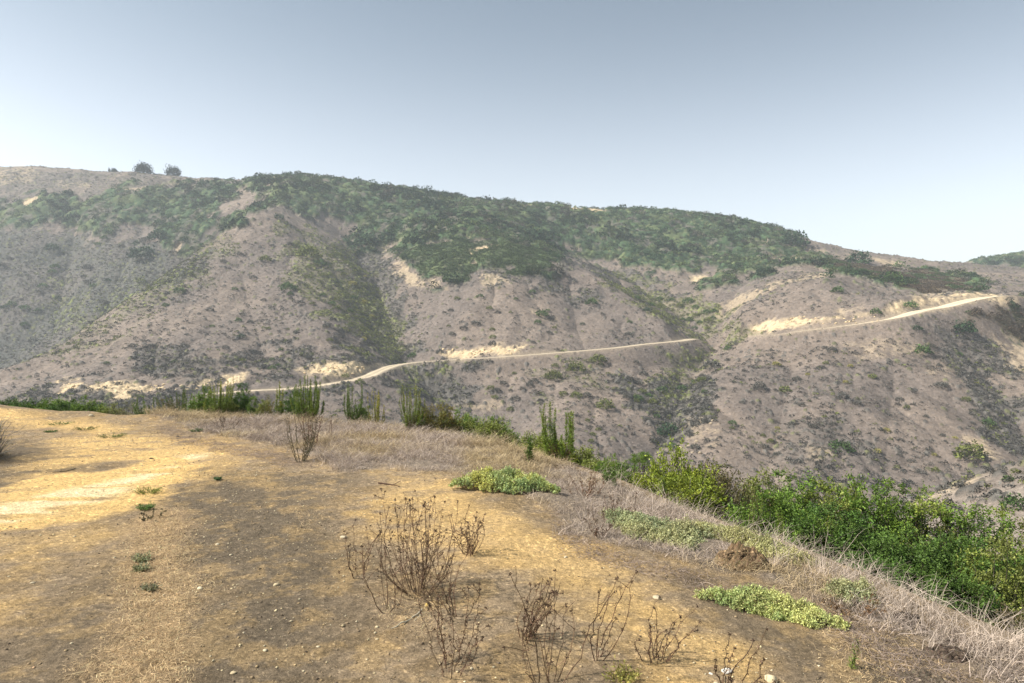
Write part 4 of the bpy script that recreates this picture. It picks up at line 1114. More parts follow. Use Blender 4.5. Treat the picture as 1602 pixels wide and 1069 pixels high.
for i, (px, py, a, b, h, n, col, clod, lab) in enumerate([
 (1160,884,0.22,0.16,0.15,300,C(0.20,0.135,0.075),0.022,"crumbly brown dirt mound with pale clods beside the thin yellow mat"),
 (1421,972,0.085,0.08,0.06,70,C(0.085,0.065,0.05),0.014,"dark rounded clod heap at the inner edge of the arching grass"),
 (1482,1026,0.15,0.10,0.05,60,C(0.11,0.08,0.058),0.02,"low dark brown dirt heap near the lower right corner"),
 (1440,1062,0.13,0.10,0.03,60,C(0.15,0.115,0.08),0.014,"flat spread of dark clods at the bottom right"),
 (700,690,0.34,0.25,0.07,90,C(0.19,0.13,0.075),0.03,"low brown earth heap in the dry grass left of the green clump"),
]):
    X, Y, Z_ = on_plateau(px, py); v, f, c = mound_mesh(400 + i, a, b, h, n, col, clod)
    o = mesh_np("dirt_mound", v, f, M_GROUND, c); o.location = (X, Y, Z_ - 0.012); tag(o, lab, "dirt mound", "mounds of loose earth in the grass band")

def stick(px, py, px2, py2, r, col, lab, seed):
    R = np.random.default_rng(seed); A = on_plateau(px, py); B = on_plateau(px2, py2)
    p0 = np.array([A]); p2 = np.array([B]); path = bez(p0, (p0 + p2) / 2 + R.normal(size=(1, 3)) * 0.02, p2, 9); path[:, :, 2] += r * 0.9 + np.abs(R.normal(size=(1, 9))) * 0.004
    q = bez(path[:, 5], path[:, 5] + R.normal(size=(1, 3)) * 0.05, path[:, 5] + np.array([[0.09, 0.06, 0.03]]), 9)
    c_ = tubes(np.concatenate([path, q]), np.linspace(1, 0.5, 9)[None] * np.array([[r], [r * 0.5]]), vary(col, 2, R, 0.1), 5)
    tag(mesh_np("stick", *c_[:2], M_STEM, c_[2]), lab, "stick")
stick(592, 757, 625, 762, 0.010, C(0.10, 0.06, 0.04), "dark stick lying on the dirt behind the largest dead clump", 1)
stick(118, 735, 82, 740, 0.008, C(0.09, 0.07, 0.05), "dark twig lying on the track at the left", 2)
stick(660, 955, 612, 985, 0.006, C(0.42, 0.36, 0.29), "pale grey stick lying below the largest dead clump", 3)

# ------------------------------------------------------------------ dry grass, straw and gravel: uncountable stuff
def scatter_in(polys, n, R, ymax=20, extra=None):
    """random plan points inside a ground mask"""
    out = []
    lo = np.array([-16.0, 1.6]); hi = np.array([8.0, ymax])
    tot = 0
    while tot < n:
        p = lo + (hi - lo) * R.random((60000, 2))
        p = p[np.abs(p[:, 0]) < p[:, 1] * 0.95 + 0.6]
        m = near_mask(p[:, 0], p[:, 1], polys, 94, 0.15)
        keep = R.random(len(p)) < m * np.clip(7.0 / p[:, 1], 0.25, 1.6) / 1.6
        out.append(p[keep]); tot += keep.sum()
    return np.concatenate(out)[:n]

def blades(name, p, z, h, lean, R, col, width, mat, droop=0.5, bias=(0, 0), npt=4, label=None, flat_=False):
    n = len(p); th = R.uniform(0, 2 * math.pi, n)
    d = np.stack([np.cos(th) + bias[0], np.sin(th) + bias[1], 0 * th], 1); d = unit(d)
    base = np.stack([p[:, 0], p[:, 1], z - 0.005], 1)
    L = h
    upv = np.array([[0, 0, 1.0]])
    mid = base + upv * (L * (0.12 if flat_ else 0.6))[:, None] + d * (L * lean * 0.35)[:, None]
    tip = base + upv * (L * (0.08 if flat_ else 1) * (1 - droop * R.random(n)))[:, None] + d * (L * lean)[:, None]
    path = bez(base, mid, tip, npt); path[:, 1:] += R.normal(size=path[:, 1:].shape) * 0.006
    side = unit(np.cross(d, upv) + R.normal(size=(n, 3)) * 0.5)
    w = width[:, None, None] * np.linspace(1, 0.25, npt)[None, :, None] * 0.5
    v = np.stack([path - side[:, None] * w, path + side[:, None] * w], 2).reshape(-1, 3)
    i = (np.arange(n)[:, None] * npt + np.arange(npt - 1)[None]) * 2
    f = np.stack([i, i + 1, i + 3, i + 2], -1).reshape(-1, 4)
    o = mesh_np(name, v, f, mat, np.repeat(col, npt * 2, 0)); tag(o, label, kind="stuff")
    return o

R = np.random.default_rng(11)
LAV = C(0.40, 0.325, 0.272)
# tufts of tangled grass on the crest band
tc = scatter_in(GRASS, 7500, R); kk = 17
bare = fbm(tc[:, 0] * 1.6, tc[:, 1] * 1.6, 4, 65); tc = tc[(bare < 0.56) | (R.random(len(tc)) < 0.25)]
for mx, my, ma, mb, mr in MATS:
    dx, dy = tc[:, 0] - mx, tc[:, 1] - my; u_ = dx * math.cos(mr) + dy * math.sin(mr); v_ = -dx * math.sin(mr) + dy * math.cos(mr)
    tc = tc[((u_ / ma) ** 2 + (v_ / mb) ** 2 > 1.0) | (R.random(len(tc)) < 0.12)]
tc = tc[np.hypot(tc[:, 0] - 1.95, tc[:, 1] - 5.45) > 0.2]
p = np.repeat(tc, kk, 0) + R.normal(size=(len(tc) * kk, 2)) * 0.045
ts = np.repeat(R.uniform(0.5, 1.25, len(tc)), kk)
hh = np.clip(0.095 * ts * R.uniform(0.5, 1.3, len(p)), 0.03, 0.4)
far_ = sstep(7, 12, p[:, 1]); hh *= 0.8 + 0.75 * far_
hh *= 0.35 + 1.4 * fbm(p[:, 0] * 0.9, p[:, 1] * 0.9, 3, 61)
z = h_base(p[:, 0], p[:, 1])
tint = fbm(p[:, 0] * 0.8, p[:, 1] * 0.8, 3, 62)[:, None]
col = (LAV[None] + (C(0.44, 0.34, 0.20) - LAV)[None] * np.clip(sstep(0.45, 0.65, tint) + 0.5 * (R.random((len(p), 1)) < .25), 0, 1)) * (1 + 0.33 * R.normal(size=(len(p), 1))).clip(0.4, 1.7)
col = col * np.repeat(R.uniform(0.75, 1.2, len(tc)), kk)[:, None]
blades("dry_grass", p, z, hh, R.uniform(0.4, 1.9, len(p)), R, np.clip(col, 0.03, 0.8), R.uniform(0.0024, 0.0052, len(p)) * (1 + 0.5 * far_), M_STRAW, bias=(0.2, 0.05), label="pale lavender-grey dry grass covering the edge of the bluff")
# long arching blades over the edge at the right
nt_ = 420; t_ = R.random(nt_) ** 0.85; line = np.array([(0.95, 8.6), (1.42, 7.2), (1.98, 6.15), (2.3, 5.25), (2.58, 4.45), (2.9, 3.7), (3.2, 2.6)])
ii = np.clip((t_ * 6).astype(int), 0, 5); fr = (t_ * 6 - ii)[:, None]
ct = line[ii] * (1 - fr) + line[ii + 1] * fr + R.normal(size=(nt_, 2)) * 0.17; k9 = 12
p = np.repeat(ct, k9, 0) + R.normal(size=(nt_ * k9, 2)) * 0.02
L_ = np.repeat(R.uniform(0.08, 0.30, nt_) * (1 + 0.5 * (R.random(nt_) > 0.9)), k9) * R.uniform(0.5, 1.15, len(p))
blades("arching_grass", p, h_base(p[:, 0], p[:, 1]), L_, R.uniform(0.2, 1.5, len(p)), R, np.clip(C(0.45, 0.37, 0.30)[None] * (1 + 0.28 * R.normal(size=(len(p), 1))).clip(.4, 1.6), .05, .8),
       R.uniform(0.0022, 0.0048, len(p)), M_STRAW, droop=0.8, bias=(0.8, 0.25), npt=6, label="long dry blades arching over the edge toward the green bushes")
# flattened straw on the strip between the wheel tracks, and thin litter everywhere
STRIP = [([(120,1200),(130,1069),(165,1020),(190,960),(185,900),(205,850),(222,815),(248,792),(285,800),(300,860),(305,920),(292,980),(285,1069),(290,1200)], 1.0, 0.12),
         ([(560,925),(640,930),(700,955),(690,1000),(600,990)], 0.35, 0.1), ([(1300,960),(1420,985),(1602,1100),(1602,1200),(1380,1200),(1340,1060)], 0.7, 0.2), ([(1290,925),(1400,960),(1420,985),(1330,1000)], 0.9, 0.15),
         ([(450,800),(500,800),(500,830),(460,830)], 0.5, 0.1), ([(640,720),(800,760),(740,770),(640,745)], 0.3, 0.2)]
ps = scatter_in(STRIP, 24000, R, ymax=9)
sc_ = C(0.60, 0.44, 0.25)[None] * (1 + 0.28 * R.normal(size=(len(ps), 1))).clip(.35, 1.6)
blades("dry_straw", ps, h_base(ps[:, 0], ps[:, 1]) + 0.006, R.uniform(0.015, 0.075, len(ps)), R.uniform(0.6, 1.2, len(ps)), R, np.clip(sc_, .04, .8), R.uniform(0.0015, 0.0032, len(ps)), M_STRAW, flat_=True,
       label="golden dead straw lying on the strip between the wheel tracks")
pl = np.stack([R.uniform(-9, 4.5, 26000), 1.6 + 13 * R.random(26000) ** 1.6], 1); pl = pl[crest_s(pl[:, 0], pl[:, 1]) > 0.2]
pl = pl[fbm(pl[:, 0] * 1.3, pl[:, 1] * 1.3, 4, 63) > 0.47]
blades("plant_litter", pl, h_base(pl[:, 0], pl[:, 1]) + 0.005, R.uniform(0.008, 0.035, len(pl)), R.uniform(0.5, 1.1, len(pl)), R,
       np.clip(C(0.20, 0.145, 0.085)[None] * R.choice([0.35, 0.7, 1.0, 2.0], len(pl), p=[.35, .25, .25, .15])[:, None] * np.ones((1, 3)), .02, .8), R.uniform(0.0015, 0.003, len(pl)), M_STRAW, flat_=True, label="bits of dead leaf and twig strewn over the dirt")
# debris of dark matted stems in the lower right corner and at the mat edges
EDGE = [([(1290,925),(1345,955),(1440,1000),(1560,1060),(1700,1110),(1700,1200),(1480,1200),(1400,1040),(1330,985)], 1.0, 0.1), ([(860,800),(960,858),(1060,880),(1180,905),(1170,930),(1050,900),(900,870)], 0.8, 0.12),
        ([(250,668),(330,690),(440,708),(500,735),(440,735),(330,705),(250,685)], 0.9, 0.15)]
pe = scatter_in(EDGE, 9000, R, ymax=15)
blades("matted_stems", pe, h_base(pe[:, 0], pe[:, 1]) + 0.01, R.uniform(0.04, 0.16, len(pe)), R.uniform(0.7, 1.3, len(pe)), R,
       np.clip(C(0.27, 0.21, 0.17)[None] * (1 + 0.4 * R.normal(size=(len(pe), 1))).clip(.25, 1.9), .03, .7), R.uniform(0.002, 0.004, len(pe)), M_STRAW, flat_=True, droop=0.2, label="grey matted dead stems along the inner edge of the grass")

# gravel
def gravel(name, p, s, col, R, label):
    n = len(p); z = h_base(p[:, 0], p[:, 1])
    o6 = np.array([[1, 0, 0], [0, 1, 0], [-1, 0, 0], [0, -1, 0], [0, 0, 1], [0, 0, -1]], float)
    v = o6[None] * (1 + 0.35 * R.normal(size=(n, 6, 1))).clip(.4, 1.6) * s[:, None, None] * np.array([1, 1, 0.6])
    th = R.uniform(0, 6.28, n); ca, sa = np.cos(th)[:, None], np.sin(th)[:, None]
    v = np.stack([v[..., 0] * ca - v[..., 1] * sa, v[..., 0] * sa + v[..., 1] * ca, v[..., 2]], -1)
    v += np.stack([p[:, 0], p[:, 1], z + s * 0.25], 1)[:, None]
    t = np.array([[0, 1, 4], [1, 2, 4], [2, 3, 4], [3, 0, 4], [1, 0, 5], [2, 1, 5], [3, 2, 5], [0, 3, 5]])
    f = (np.arange(n)[:, None, None] * 6 + t[None]).reshape(-1, 3)
    tag(mesh_np(name, v.reshape(-1, 3), f, M_STONE, np.repeat(col, 6, 0)), label, kind="stuff")
n = 90000
pg = np.stack([R.uniform(-14, 4.5, n), 1.5 + 14 * R.random(n) ** 1.7], 1); pg = pg[(crest_s(pg[:, 0], pg[:, 1]) > 0) & (np.abs(pg[:, 0]) < pg[:, 1] * 0.95 + 0.6)]
pg = pg[R.random(len(pg)) < 0.15 + sstep(0.35, 0.65, fbm(pg[:, 0] * 0.9, pg[:, 1] * 0.9, 4, 64))]
sz = 0.0022 + 0.008 * R.random(len(pg)) ** 4 + 0.0002 * pg[:, 1]
cols = np.array([[0.52, 0.42, 0.25], [0.52, 0.44, 0.29], [0.30, 0.22, 0.13], [0.12, 0.09, 0.06], [0.36, 0.26, 0.14]])
gc = cols[R.choice(5, len(pg), p=[.24, .16, .22, .22, .16])] * R.uniform(.8, 1.15, (len(pg), 1))
gravel("gravel", pg, sz, np.clip(gc, .03, .85), R, "small pale and dark gravel strewn over the dirt track")

# ------------------------------------------------------------------ far vegetation
def clump_parts(seed, n, flat_=0.75, size=0.34, lift=0.05):
    """leaf clusters spread through a rounded, uneven crown of radius 1"""
    R_ = np.random.default_rng(seed)
    d = unit(R_.normal(size=(n, 3))); d[:, 2] = np.abs(d[:, 2]); r = R_.uniform(0.62, 1.0, n)
    lump = 0.72 + 0.55 * vnoise(np.arctan2(d[:, 1], d[:, 0]) * 1.6 + 9, d[:, 2] * 2.4, seed)
    p = d * (r * lump)[:, None] * np.array([1, 1, flat_]); p[:, 2] += lift
    return p, unit(d + R_.normal(size=(n, 3)) * 0.75), size * R_.uniform(0.6, 1.4, n), R_

def clumps(name, pos, rad, hgt, col, n, label, seed=1, size=0.34, mat=None, variants=8):
    V_, F_, C_ = [], [], []; R_ = np.random.default_rng(seed); o = 0
    which = R_.integers(0, variants, len(pos)); rot = R_.uniform(0, 6.28, len(pos))
    for k in range(variants):
        m = np.where(which == k)[0]
        if len(m) == 0: continue
        p, d, s, Rk = clump_parts(seed * 100 + k, n, 1.0, size)
        c_, s_ = np.cos(rot[m])[:, None], np.sin(rot[m])[:, None]
        def rt(a): return np.stack([a[None, :, 0] * c_ - a[None, :, 1] * s_, a[None, :, 0] * s_ + a[None, :, 1] * c_, np.broadcast_to(a[None, :, 2], (len(m), len(a)))], -1)
        P_ = rt(p) * np.stack([rad[m], rad[m], hgt[m]], 1)[:, None] + pos[m][:, None]
        D_ = rt(d).reshape(-1, 3); L_ = (s[None] * rad[m][:, None]).ravel()
        cc = np.repeat(col[m], n, 0) * (1 + 0.28 * Rk.normal(size=(len(m) * n, 1))).clip(.4, 1.7)
        v, f, c2 = leaves(P_.reshape(-1, 3) - D_ * L_[:, None] * 0.5, D_, L_, L_ * 0.75, cc, Rk, 0.2)
        V_.append(v); F_.append(f + o); C_.append(c2); o += len(v)
    return tag(mesh_np(name, np.concatenate(V_), np.concatenate(F_), mat or M_FARLEAF, np.clip(np.concatenate(C_), .01, .8)), label, kind="stuff")

X, Y, Z, g, red, knob, st, grey, olive, inner, offroad = HX
def pick(weight, n, R_):
    """sample terrain vertices, weighted by the true area each stands for"""
    rr_ = np.hypot(X, Y); w = weight * rr_ * inner * (np.abs(X) < Y * 0.80 + 5) * (offroad > 0.9); w = w / w.sum()
    return R_.choice(len(X), n, replace=True, p=w)
R = np.random.default_rng(21)
slopez = lambda i, j: np.stack([X[i] + j[:, 0], Y[i] + j[:, 1], h_road(X[i] + j[:, 0], Y[i] + j[:, 1])], 1)
# chaparral canopy
k = pick(np.where(g > 0.5, 1.0, 0.0) * (st < 0.5) * (knob < 0.5) * (red < 0.5) * (Y < 720), 9000, R); pos = slopez(k, R.normal(size=(len(k), 2)) * 0.4)
rad = R.uniform(0.9, 2.0, len(k)) * (1 + 0.9 * (R.random(len(k)) > 0.9)); nz = fbm(pos[:, 0] / 18, pos[:, 1] / 18, 3, 501)[:, None]
col = (C(0.044, 0.084, 0.033)[None] * (1 - sstep(.5, .75, nz)) + C(0.090, 0.115, 0.048)[None] * sstep(.5, .75, nz)) * R.uniform(.6, 1.35, (len(k), 1))
rk = R.random((len(k), 1)); col = np.where(rk < 0.12, C(0.125, 0.115, 0.085), np.where(rk > 0.86, C(0.11, 0.14, 0.05), col)) * R.uniform(.8, 1.2, (len(k), 1))
dk = sstep(0.50, 0.62, fbm(pos[:, 0] / 26, pos[:, 1] / 26, 4, 511)); col = col * (1 - 0.45 * dk)[:, None]; rad = rad * (1 + 0.5 * dk * R.random(len(k)))
pos[:, 2] += 1.3
clumps("chaparral", pos, rad, rad * R.uniform(0.7, 1.1, len(k)), col, 84, "dense dark green chaparral covering the upper slopes and skyline", seed=3, size=0.26)
# low dark heath on the capped knobs
k = pick((g > 0.5) * ((knob > 0.5) | (red > 0.5)) * (st < 0.5) * 1.0, 11000, R); pos = slopez(k, R.normal(size=(len(k), 2)) * 0.3)
rad = R.uniform(0.5, 1.2, len(k)); isr = (red[k] > .5)[:, None] & (fbm(pos[:, 0] / 14, pos[:, 1] / 9, 3, 208)[:, None] > 0.47)
col = np.where(isr, C(0.105, 0.080, 0.055), C(0.068, 0.098, 0.038)) * R.uniform(.65, 1.3, (len(k), 1)); pos[:, 2] += 0.5
clumps("low_heath", pos, rad, rad * 0.6, col, 26, "low springy green and brown heath capping the knobs", seed=4, size=0.4)
# grey and olive scrub of the slopes and gullies
wt = (0.05 + 1.4 * grey + 0.9 * olive + 0.22 * sstep(.5, .7, fbm(X / 25, Y / 25, 3, 206))) * (g < 0.4) * (st < 0.6) * (Y < 640) / np.clip((np.maximum(Y, 1) / 200) ** 0.7, .6, 4)
k = pick(wt, 30000, R); pos = slopez(k, R.normal(size=(len(k), 2)) * 0.4)
rad = R.uniform(0.35, 0.95, len(k)); ol = (R.random(len(k)) < 0.10 + 0.7 * olive[k])[:, None]
col = np.where(ol, C(0.150, 0.165, 0.052), C(0.100, 0.095, 0.083)) * R.uniform(.65, 1.4, (len(k), 1)); pos[:, 2] += 0.15
clumps("sage_scrub", pos, rad, rad * R.uniform(.6, .9, len(k)), col, 26, "grey and olive sage scrub dotted over the dry slopes", seed=5, size=0.42)
# yellow-green tufts and grass hummocks on the bare slopes: fine texture
k = pick((g < 0.3) * (Y < 380) * (0.5 + (st < .5)) * 1.0, 26000, R); pos = slopez(k, R.normal(size=(len(k), 2)) * 0.5)
rad = R.uniform(0.16, 0.42, len(k)); col = np.array([[0.20, 0.165, 0.14], [0.14, 0.12, 0.105], [0.26, 0.21, 0.16]])[R.choice(3, len(k), p=[.45, .4, .15])] * R.uniform(.75, 1.3, (len(k), 1))
clumps("grass_hummocks", pos, rad, rad * .7, col, 12, "small dry tufts and hummocks roughening the bare slopes", seed=6, size=0.6)

# individual shrubs on the hills
FARV = {}
def far_shrub_mesh(kind, v, n):
    key = (kind, v, n)
    if key not in FARV:
        p, d, s, Rk = clump_parts(900 + v * 7 + n, n, 1.0, 0.2 if n < 400 else 0.17)
        a = {'dark': C(0.040, 0.072, 0.034), 'green': C(0.070, 0.118, 0.034), 'olive': C(0.140, 0.155, 0.045), 'grey': C(0.112, 0.108, 0.092), 'yellow': C(0.30, 0.27, 0.08)}[kind]
        col = a[None] * (1 + 0.3 * Rk.normal(size=(n, 1))).clip(.4, 1.8)
        q = leaves(p - d * s[:, None] * .5, d, s, s * .75, col, Rk, .2)
        o = mesh_np("hillside_shrub", q[0], q[1], M_FARLEAF, q[2], link=False); FARV[key] = o.data; bpy.data.objects.remove(o)
    return FARV[key]
def far_shrub(px, py, wpx, kind, label, group=None, y0=130, y1=620, ratio=0.72, name="hillside_shrub", n=300, at=None):
    if at is None: x, y, z = hit(px, py, y0, y1, fn=h_road, n=700)
    else: x, y, z = at
    r = wpx / F * y / 2
    o = bpy.data.objects.new(name, far_shrub_mesh(kind, int(px) % 5, n)); COL.objects.link(o)
    o.location = (x, y, z); o.scale = (r, r, r * ratio * 1.25); o.rotation_euler = (0, 0, (px * 1.7) % 6.28)
    tag(o, label, "shrub", group); return o
FSG = "single shrubs standing out on the far slopes"
for (px, py, w, kind, lab) in [
 (437,343,18,'dark',"small dark bush alone near the bare top of the left spur"),
 (848,495,24,'green',"bright green oval shrub on the middle spur above the road, beside a sandy scar"),
 (925,476,22,'green',"bright green shrub high on the right flank of the middle spur"),
 (911,508,9,'dark',"tiny dark shrub below the bright flank shrub of the middle spur"),
 (934,566,28,'olive',"olive shrub just below the road on the middle slope"),
 (866,592,28,'olive',"olive-green shrub below the road, left end of a loose line of shrubs"),
 (900,580,30,'olive',"olive shrub in the loose line just below the road"),
 (945,638,30,'olive',"yellow-olive shrub in the middle of the slope under the road"),
 (901,621,20,'olive',"small olive shrub left of the yellow-olive one under the road"),
 (644,559,18,'green',"green shrub at the bend of the road in the gully mouth"),
 (451,454,28,'green',"brightest green shrub on the face of the left spur"),
 (281,458,20,'green',"small green shrub below the crest line of the left spur"),
 (247,375,36,'dark',"dark green rounded thicket on the far left valley slope"),
 (82,392,24,'dark',"dark round shrub standing alone in the left valley"),
 (222,404,46,'dark',"wide grey-green thicket in the middle of the left valley slope"),
 (154,384,14,'green',"small green shrub on the pale strip of the left valley"),
 (377,528,13,'dark',"small dark green shrub low on the left spur face"),
 (415,408,20,'olive',"olive shrub just right of the left spur crest"),
 (480,402,40,'olive',"wide low olive shrub on the right shoulder of the left spur"),
 (500,415,22,'green',"green shrub right below the wide low olive one"),
 (1443,553,30,'green',"dark green oval shrub on the right-hand face under the road"),
 (1507,520,40,'dark',"large dark shrub just below the road near its crest"),
 (1435,516,17,'dark',"small dark shrub at the lower road edge before the crest"),
 (1370,491,20,'green',"green shrub on the cut bank just above the right-hand road"),
 (1309,457,22,'green',"single green shrub on the pale top of the right spur"),
 (1140,547,14,'green',"small green shrub at the left end of the right-hand face"),
 (1077,474,18,'green',"green shrub on the slope below the sandy scar"),
 (1012,487,14,'dark',"small dark round shrub in the pale green gully"),
 (1045,680,38,'dark',"large dark shrub deep in the gully at the foot of the right-hand face"),
 (1146,664,15,'green',"green shrub low on the left part of the right-hand face"),
 (1316,706,38,'green',"dark green shrub beside the lower sandy scar"),
 (1517,716,54,'olive',"wide olive shrub below the small sand scar at the right"),
 (1228,613,22,'olive',"olive shrub in the middle of the right-hand face"),
 (1318,624,24,'grey',"grey-green shrub in the middle of the right-hand face, right of the olive one"),
 (1341,633,16,'grey',"small grey shrub touching the grey-green one on the right-hand face"),
 (1472,606,20,'grey',"grey shrub on the upper right of the right-hand face"),
 (1545,664,22,'green',"green shrub near the right rim of the right-hand face"),
 (1424,481,24,'green',"green shrub above the road where it climbs to the crest"),
 (1501,556,12,'green',"small green shrub under the large dark one near the road crest"),
 (1116,578,34,'grey',"wide grey shrub at the left rim of the right-hand face"),
 (1190,610,26,'grey',"grey shrub left of the olive one on the right-hand face"),
 (835,380,50,'dark',"dark domed thicket on the skyline of the middle knob"),
 (1240,384,46,'dark',"dark flat thicket at the right end of the skyline chaparral"),
 (572,386,44,'dark',"dark rounded thicket at the head of the central gully, left half"),
 (608,380,44,'dark',"dark rounded thicket at the head of the central gully, right half"),
 (410,288,34,'dark',"dark thicket beside the pale footpath at the ridge saddle"),
 (670,300,26,'dark',"dark thicket breaking the central skyline"),
 (1395,442,34,'green',"green shrub patch on the brown cap of the right spur"),
 (1340,412,40,'dark',"dark thicket below the right-hand skyline"),
 (745,508,16,'grey',"small grey-green shrub below the green knob"),
 (725,515,14,'grey',"grey shrub left of the small one below the green knob"),
 (563,600,18,'olive',"olive shrub on the bank under the road bend"),
 (770,540,16,'grey',"grey shrub growing in the sandy cut bank of the middle spur"),
 (688,552,14,'grey',"grey-green shrub at the left end of the middle cut bank"),
 (380,606,18,'green',"green shrub at the left end of the visible road"),
 (540,590,14,'olive',"small olive shrub at the roadside under the left cut bank"),
]:
    far_shrub(px, py, w, kind, lab, FSG, n=480 if w > 24 else 300)
# near spur at the right
for (px, py, w, kind, lab) in [(1578,752,20,'green',"green shrub on the near grey spur at the right"), (1560,742,14,'grey',"small grey shrub on the crest of the near grey spur"),
                               (1590,795,44,'green',"wide green shrub low on the near grey spur at the right edge"), (1500,762,14,'grey',"tiny grey shrub at the left end of the near grey spur")]:
    far_shrub(px, py, w, kind, lab, FSG, y0=60, y1=100, n=480)

REG = [ # outline, distances, count, kinds, shared label, group
 ([(220,440),(330,400),(430,350),(520,440),(590,540),(440,580),(200,590),(120,560)], 190, 400, 46, ['grey','grey','olive','green'], (8,15), "small shrub dotted over the face of the left spur", "small shrubs on the left spur"),
 ([(450,370),(560,400),(620,540),(560,545),(490,470)], 230, 400, 34, ['olive','olive','green','yellow'], (8,15), "small yellow-green shrub on the left bank of the central gully", "yellow-green shrubs by the central gully"),
 ([(640,455),(870,440),(1020,520),(840,545),(680,540)], 240, 340, 30, ['grey','grey','olive','green'], (7,13), "small shrub on the middle spur above the road", "small shrubs above the road"),
 ([(700,590),(1000,560),(1000,640),(930,700),(780,650)], 160, 250, 26, ['olive','grey','grey'], (9,17), "small shrub on the middle slope below the road", "small shrubs below the road"),
 ([(980,590),(1100,560),(1110,700),(1040,720)], 155, 240, 28, ['grey','olive','grey','green'], (11,20), "shrub crowding the gully beside the right-hand face", "shrubs in the right gully"),
 ([(1130,550),(1500,540),(1560,660),(1480,740),(1150,720)], 145, 245, 44, ['grey','grey','grey','olive','yellow'], (8,16), "small grey or yellowish shrub on the right-hand face under the road", "small shrubs on the right-hand face"),
 ([(0,400),(150,370),(300,380),(200,460),(60,540),(0,520)], 300, 480, 24, ['grey','dark','green'], (10,18), "shrub in the hazy left valley", "shrubs in the left valley"),
 ([(960,440),(1130,490),(1140,520),(1060,520),(1000,480)], 270, 420, 20, ['olive','green'], (9,16), "pale green shrub in the head of the right gully", "pale green shrubs in the right gully head"),
]
R = np.random.default_rng(33)
for ri, (poly, y0, y1, n, kinds, (w0, w1), lab, grp) in enumerate(REG):
    a = np.array(poly, float); cnt = 0; got = []
    while cnt < n:
        q = a.min(0) + (a.max(0) - a.min(0)) * R.random(2)
        if not inside(np.array([q[0]]), np.array([q[1]]), a)[0] or any(math.hypot(q[0] - e[0], q[1] - e[1]) < 9 for e in got): continue
        got.append(q); cnt += 1
        x, y, z = hit(q[0], q[1], y0, y1, fn=h_road, n=260)
        far_shrub(q[0], q[1], R.uniform(w0, w1), kinds[R.integers(len(kinds))], lab, grp, n=300, at=(x, y, z))

# trees on the left ridge
def ridge_tree(px, py, wpx, hpx, label, seed, kind='dark'):
    Yr = np.linspace(480, 700, 200)
    zz = h_road((px - 801) / F * Yr, Yr); i = int(np.argmax(zz / Yr)); y = float(Yr[i]); x = (px - 801) / F * y; z = float(zz[i])
    r = wpx / F * y / 2; h = hpx / F * y
    e = bpy.data.objects.new("ridge_tree", None); COL.objects.link(e); e.location = (x, y, z); tag(e, label, "tree", "trees on the left ridge")
    p, d, s, Rk = clump_parts(seed, 1700, 1.0, 0.15); p = p * np.array([r, r, h * 0.95]); p[:, 2] += h * 0.05; p *= (0.62 + 0.75 * fbm(d[:, 0] * 2.5 + seed, d[:, 1] * 2.5 + d[:, 2] * 3, 3, seed))[:, None]; p += Rk.normal(size=p.shape) * 0.12 * r * np.array([1, 1, .6])
    col = C(0.016, 0.030, 0.020)[None] * (1 + .3 * Rk.normal(size=(1700, 1))).clip(.4, 1.8)
    q = leaves(p, d, s * r, s * r * .7, col, Rk, .2); mesh_np("crown", q[0], q[1], M_FARLEAF, q[2], parent=e)
    K = 7; b0 = np.zeros((K, 3)); b0[:, 2] = -.5; tp = p[Rk.integers(0, 700, K)] * np.array([.8, .8, .9]); tp[0] = (0, 0, h * .8)
    t = tubes(bez(b0, tp * np.array([.3, .3, .6]), tp, 6), np.linspace(1, .3, 6)[None] * np.array([[.35]] + [[.16]] * (K - 1)), vary(BARK, K, Rk), 5); mesh_np("trunk", *t[:2], M_STEM, t[2], parent=e)
ridge_tree(224, 268, 24, 14, "largest dark domed tree on the left ridge", 71)
ridge_tree(271, 272, 20, 13, "smaller ragged dark tree right of the largest one on the left ridge", 72)
ridge_tree(171, 266, 4, 6, "tiny thin tree left of the largest one on the left ridge", 73)
ridge_tree(179, 267, 9, 5, "low dark bush-like tree beside the tiny thin one on the left ridge", 74)
ridge_tree(1236, 372, 9, 6, "small dark tree on the right-hand skyline slope", 75)

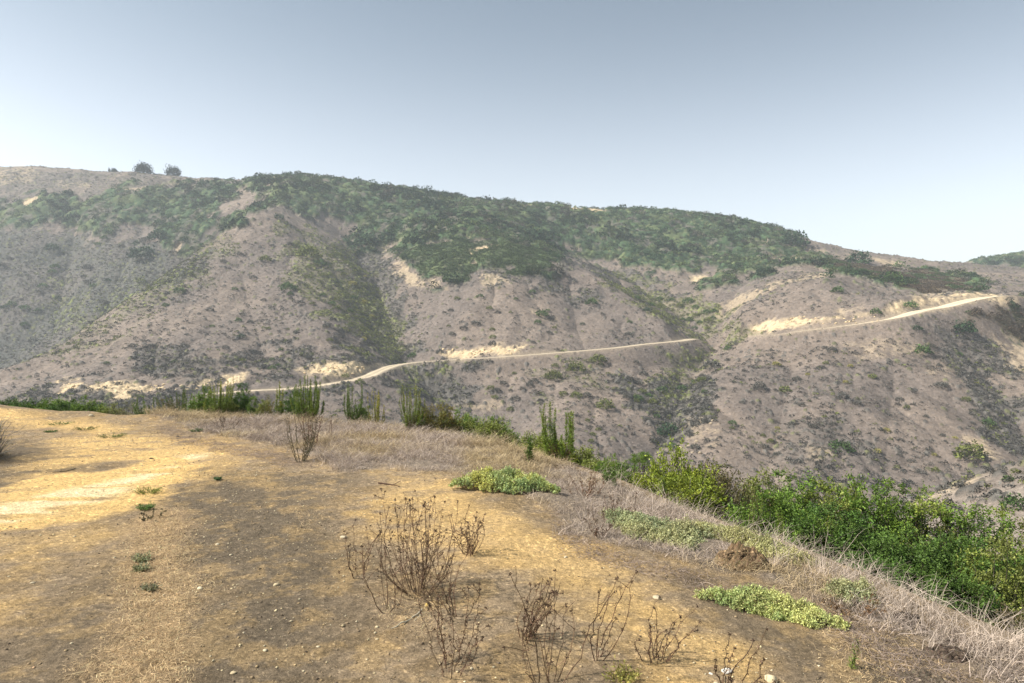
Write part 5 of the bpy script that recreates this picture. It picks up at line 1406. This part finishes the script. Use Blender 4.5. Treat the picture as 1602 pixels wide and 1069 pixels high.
# rock outcrops in the cut banks
def outcrop(px, py, w, hgt, n, y0, y1, label, seed, s0=0.5):
    R_ = np.random.default_rng(seed); parts = []; cx = hit(px, py, y0, y1, fn=h_road)
    for i in range(n):
        qx = px + R_.uniform(-w, w) / 2; qy = py + R_.uniform(-hgt, hgt) / 2
        x, y, z = hit(qx, qy, y0, y1, fn=h_road, n=300); s = s0 * R_.uniform(.4, 1.2)
        v, f, c_ = rock_mesh("r", R_, (s * 1.2, s, s * .7), None, C(0.60, 0.46, 0.27) * R_.uniform(.75, 1.15), sub=2, rough=.3)
        parts.append((v + np.array([x, y, z]), f, c_))
    v, f, c_ = join(*parts); v -= np.array(cx)
    o = mesh_np("rock_outcrop", v, f, M_STONE, np.clip(c_, .05, .8)); o.location = cx; tag(o, label, "rock outcrop", "pale rock outcrops in the road cuts")
outcrop(525, 578, 100, 14, 46, 195, 250, "pale yellow rock ledge above the road left of the gully bend", 81)
outcrop(745, 550, 110, 10, 40, 225, 280, "pale yellow rock ledge above the road under the middle spur", 82)
outcrop(150, 604, 110, 10, 40, 170, 240, "crumbly cream rock band low at the far left", 83)
outcrop(270, 605, 80, 10, 24, 170, 240, "short cream rock band above the far left shrubs", 84)
outcrop(1300, 500, 150, 12, 46, 240, 290, "crumbly pale bank above the right-hand road", 85, 0.4)
for i in range(14):
    R_ = np.random.default_rng(870 + i); x, y, z = hit(1090 + R_.uniform(-26, 26), 684 + R_.uniform(-26, 26), 160, 205, fn=h_road); q = R_.uniform(.25, .65)
    v, f, c_ = rock_mesh("r", R_, (q * 1.2, q, q * .8), None, C(0.40, 0.32, 0.22) * R_.uniform(.7, 1.1), sub=2, rough=.3); o = mesh_np("boulder", v, f, M_STONE, np.clip(c_, .05, .8)); o.location = (x, y, z)
    tag(o, "pale boulder lying in the gully at the foot of the right-hand face", "boulder", "pale boulders in the right gully")

# ------------------------------------------------------------------ haze
HZ0, HZ1 = Z_MIN - 1.0, max(Z_MAX, 150) + 8.0
b_ = 1012.0
hv = [(-b_, -b_, HZ0), (b_, -b_, HZ0), (b_, b_, HZ0), (-b_, b_, HZ0), (-b_, -b_, HZ1), (b_, -b_, HZ1), (b_, b_, HZ1), (-b_, b_, HZ1)]
hf_ = [(0, 3, 2, 1), (4, 5, 6, 7), (0, 1, 5, 4), (1, 2, 6, 5), (2, 3, 7, 6), (3, 0, 4, 7)]
mh = bpy.data.materials.new("haze air"); mh.use_nodes = True; nt = mh.node_tree; nt.nodes.remove(nt.nodes["Principled BSDF"])
pv = nt.nodes.new("ShaderNodeVolumePrincipled"); pv.inputs["Color"].default_value = (0.84, 0.92, 1.0, 1); pv.inputs["Density"].default_value = 0.00034; pv.inputs["Anisotropy"].default_value = 0.2
nt.links.new(pv.outputs[0], nt.nodes["Material Output"].inputs["Volume"])
hz_ = mesh_np("haze", hv, hf_, mh); hz_["kind"] = "stuff"
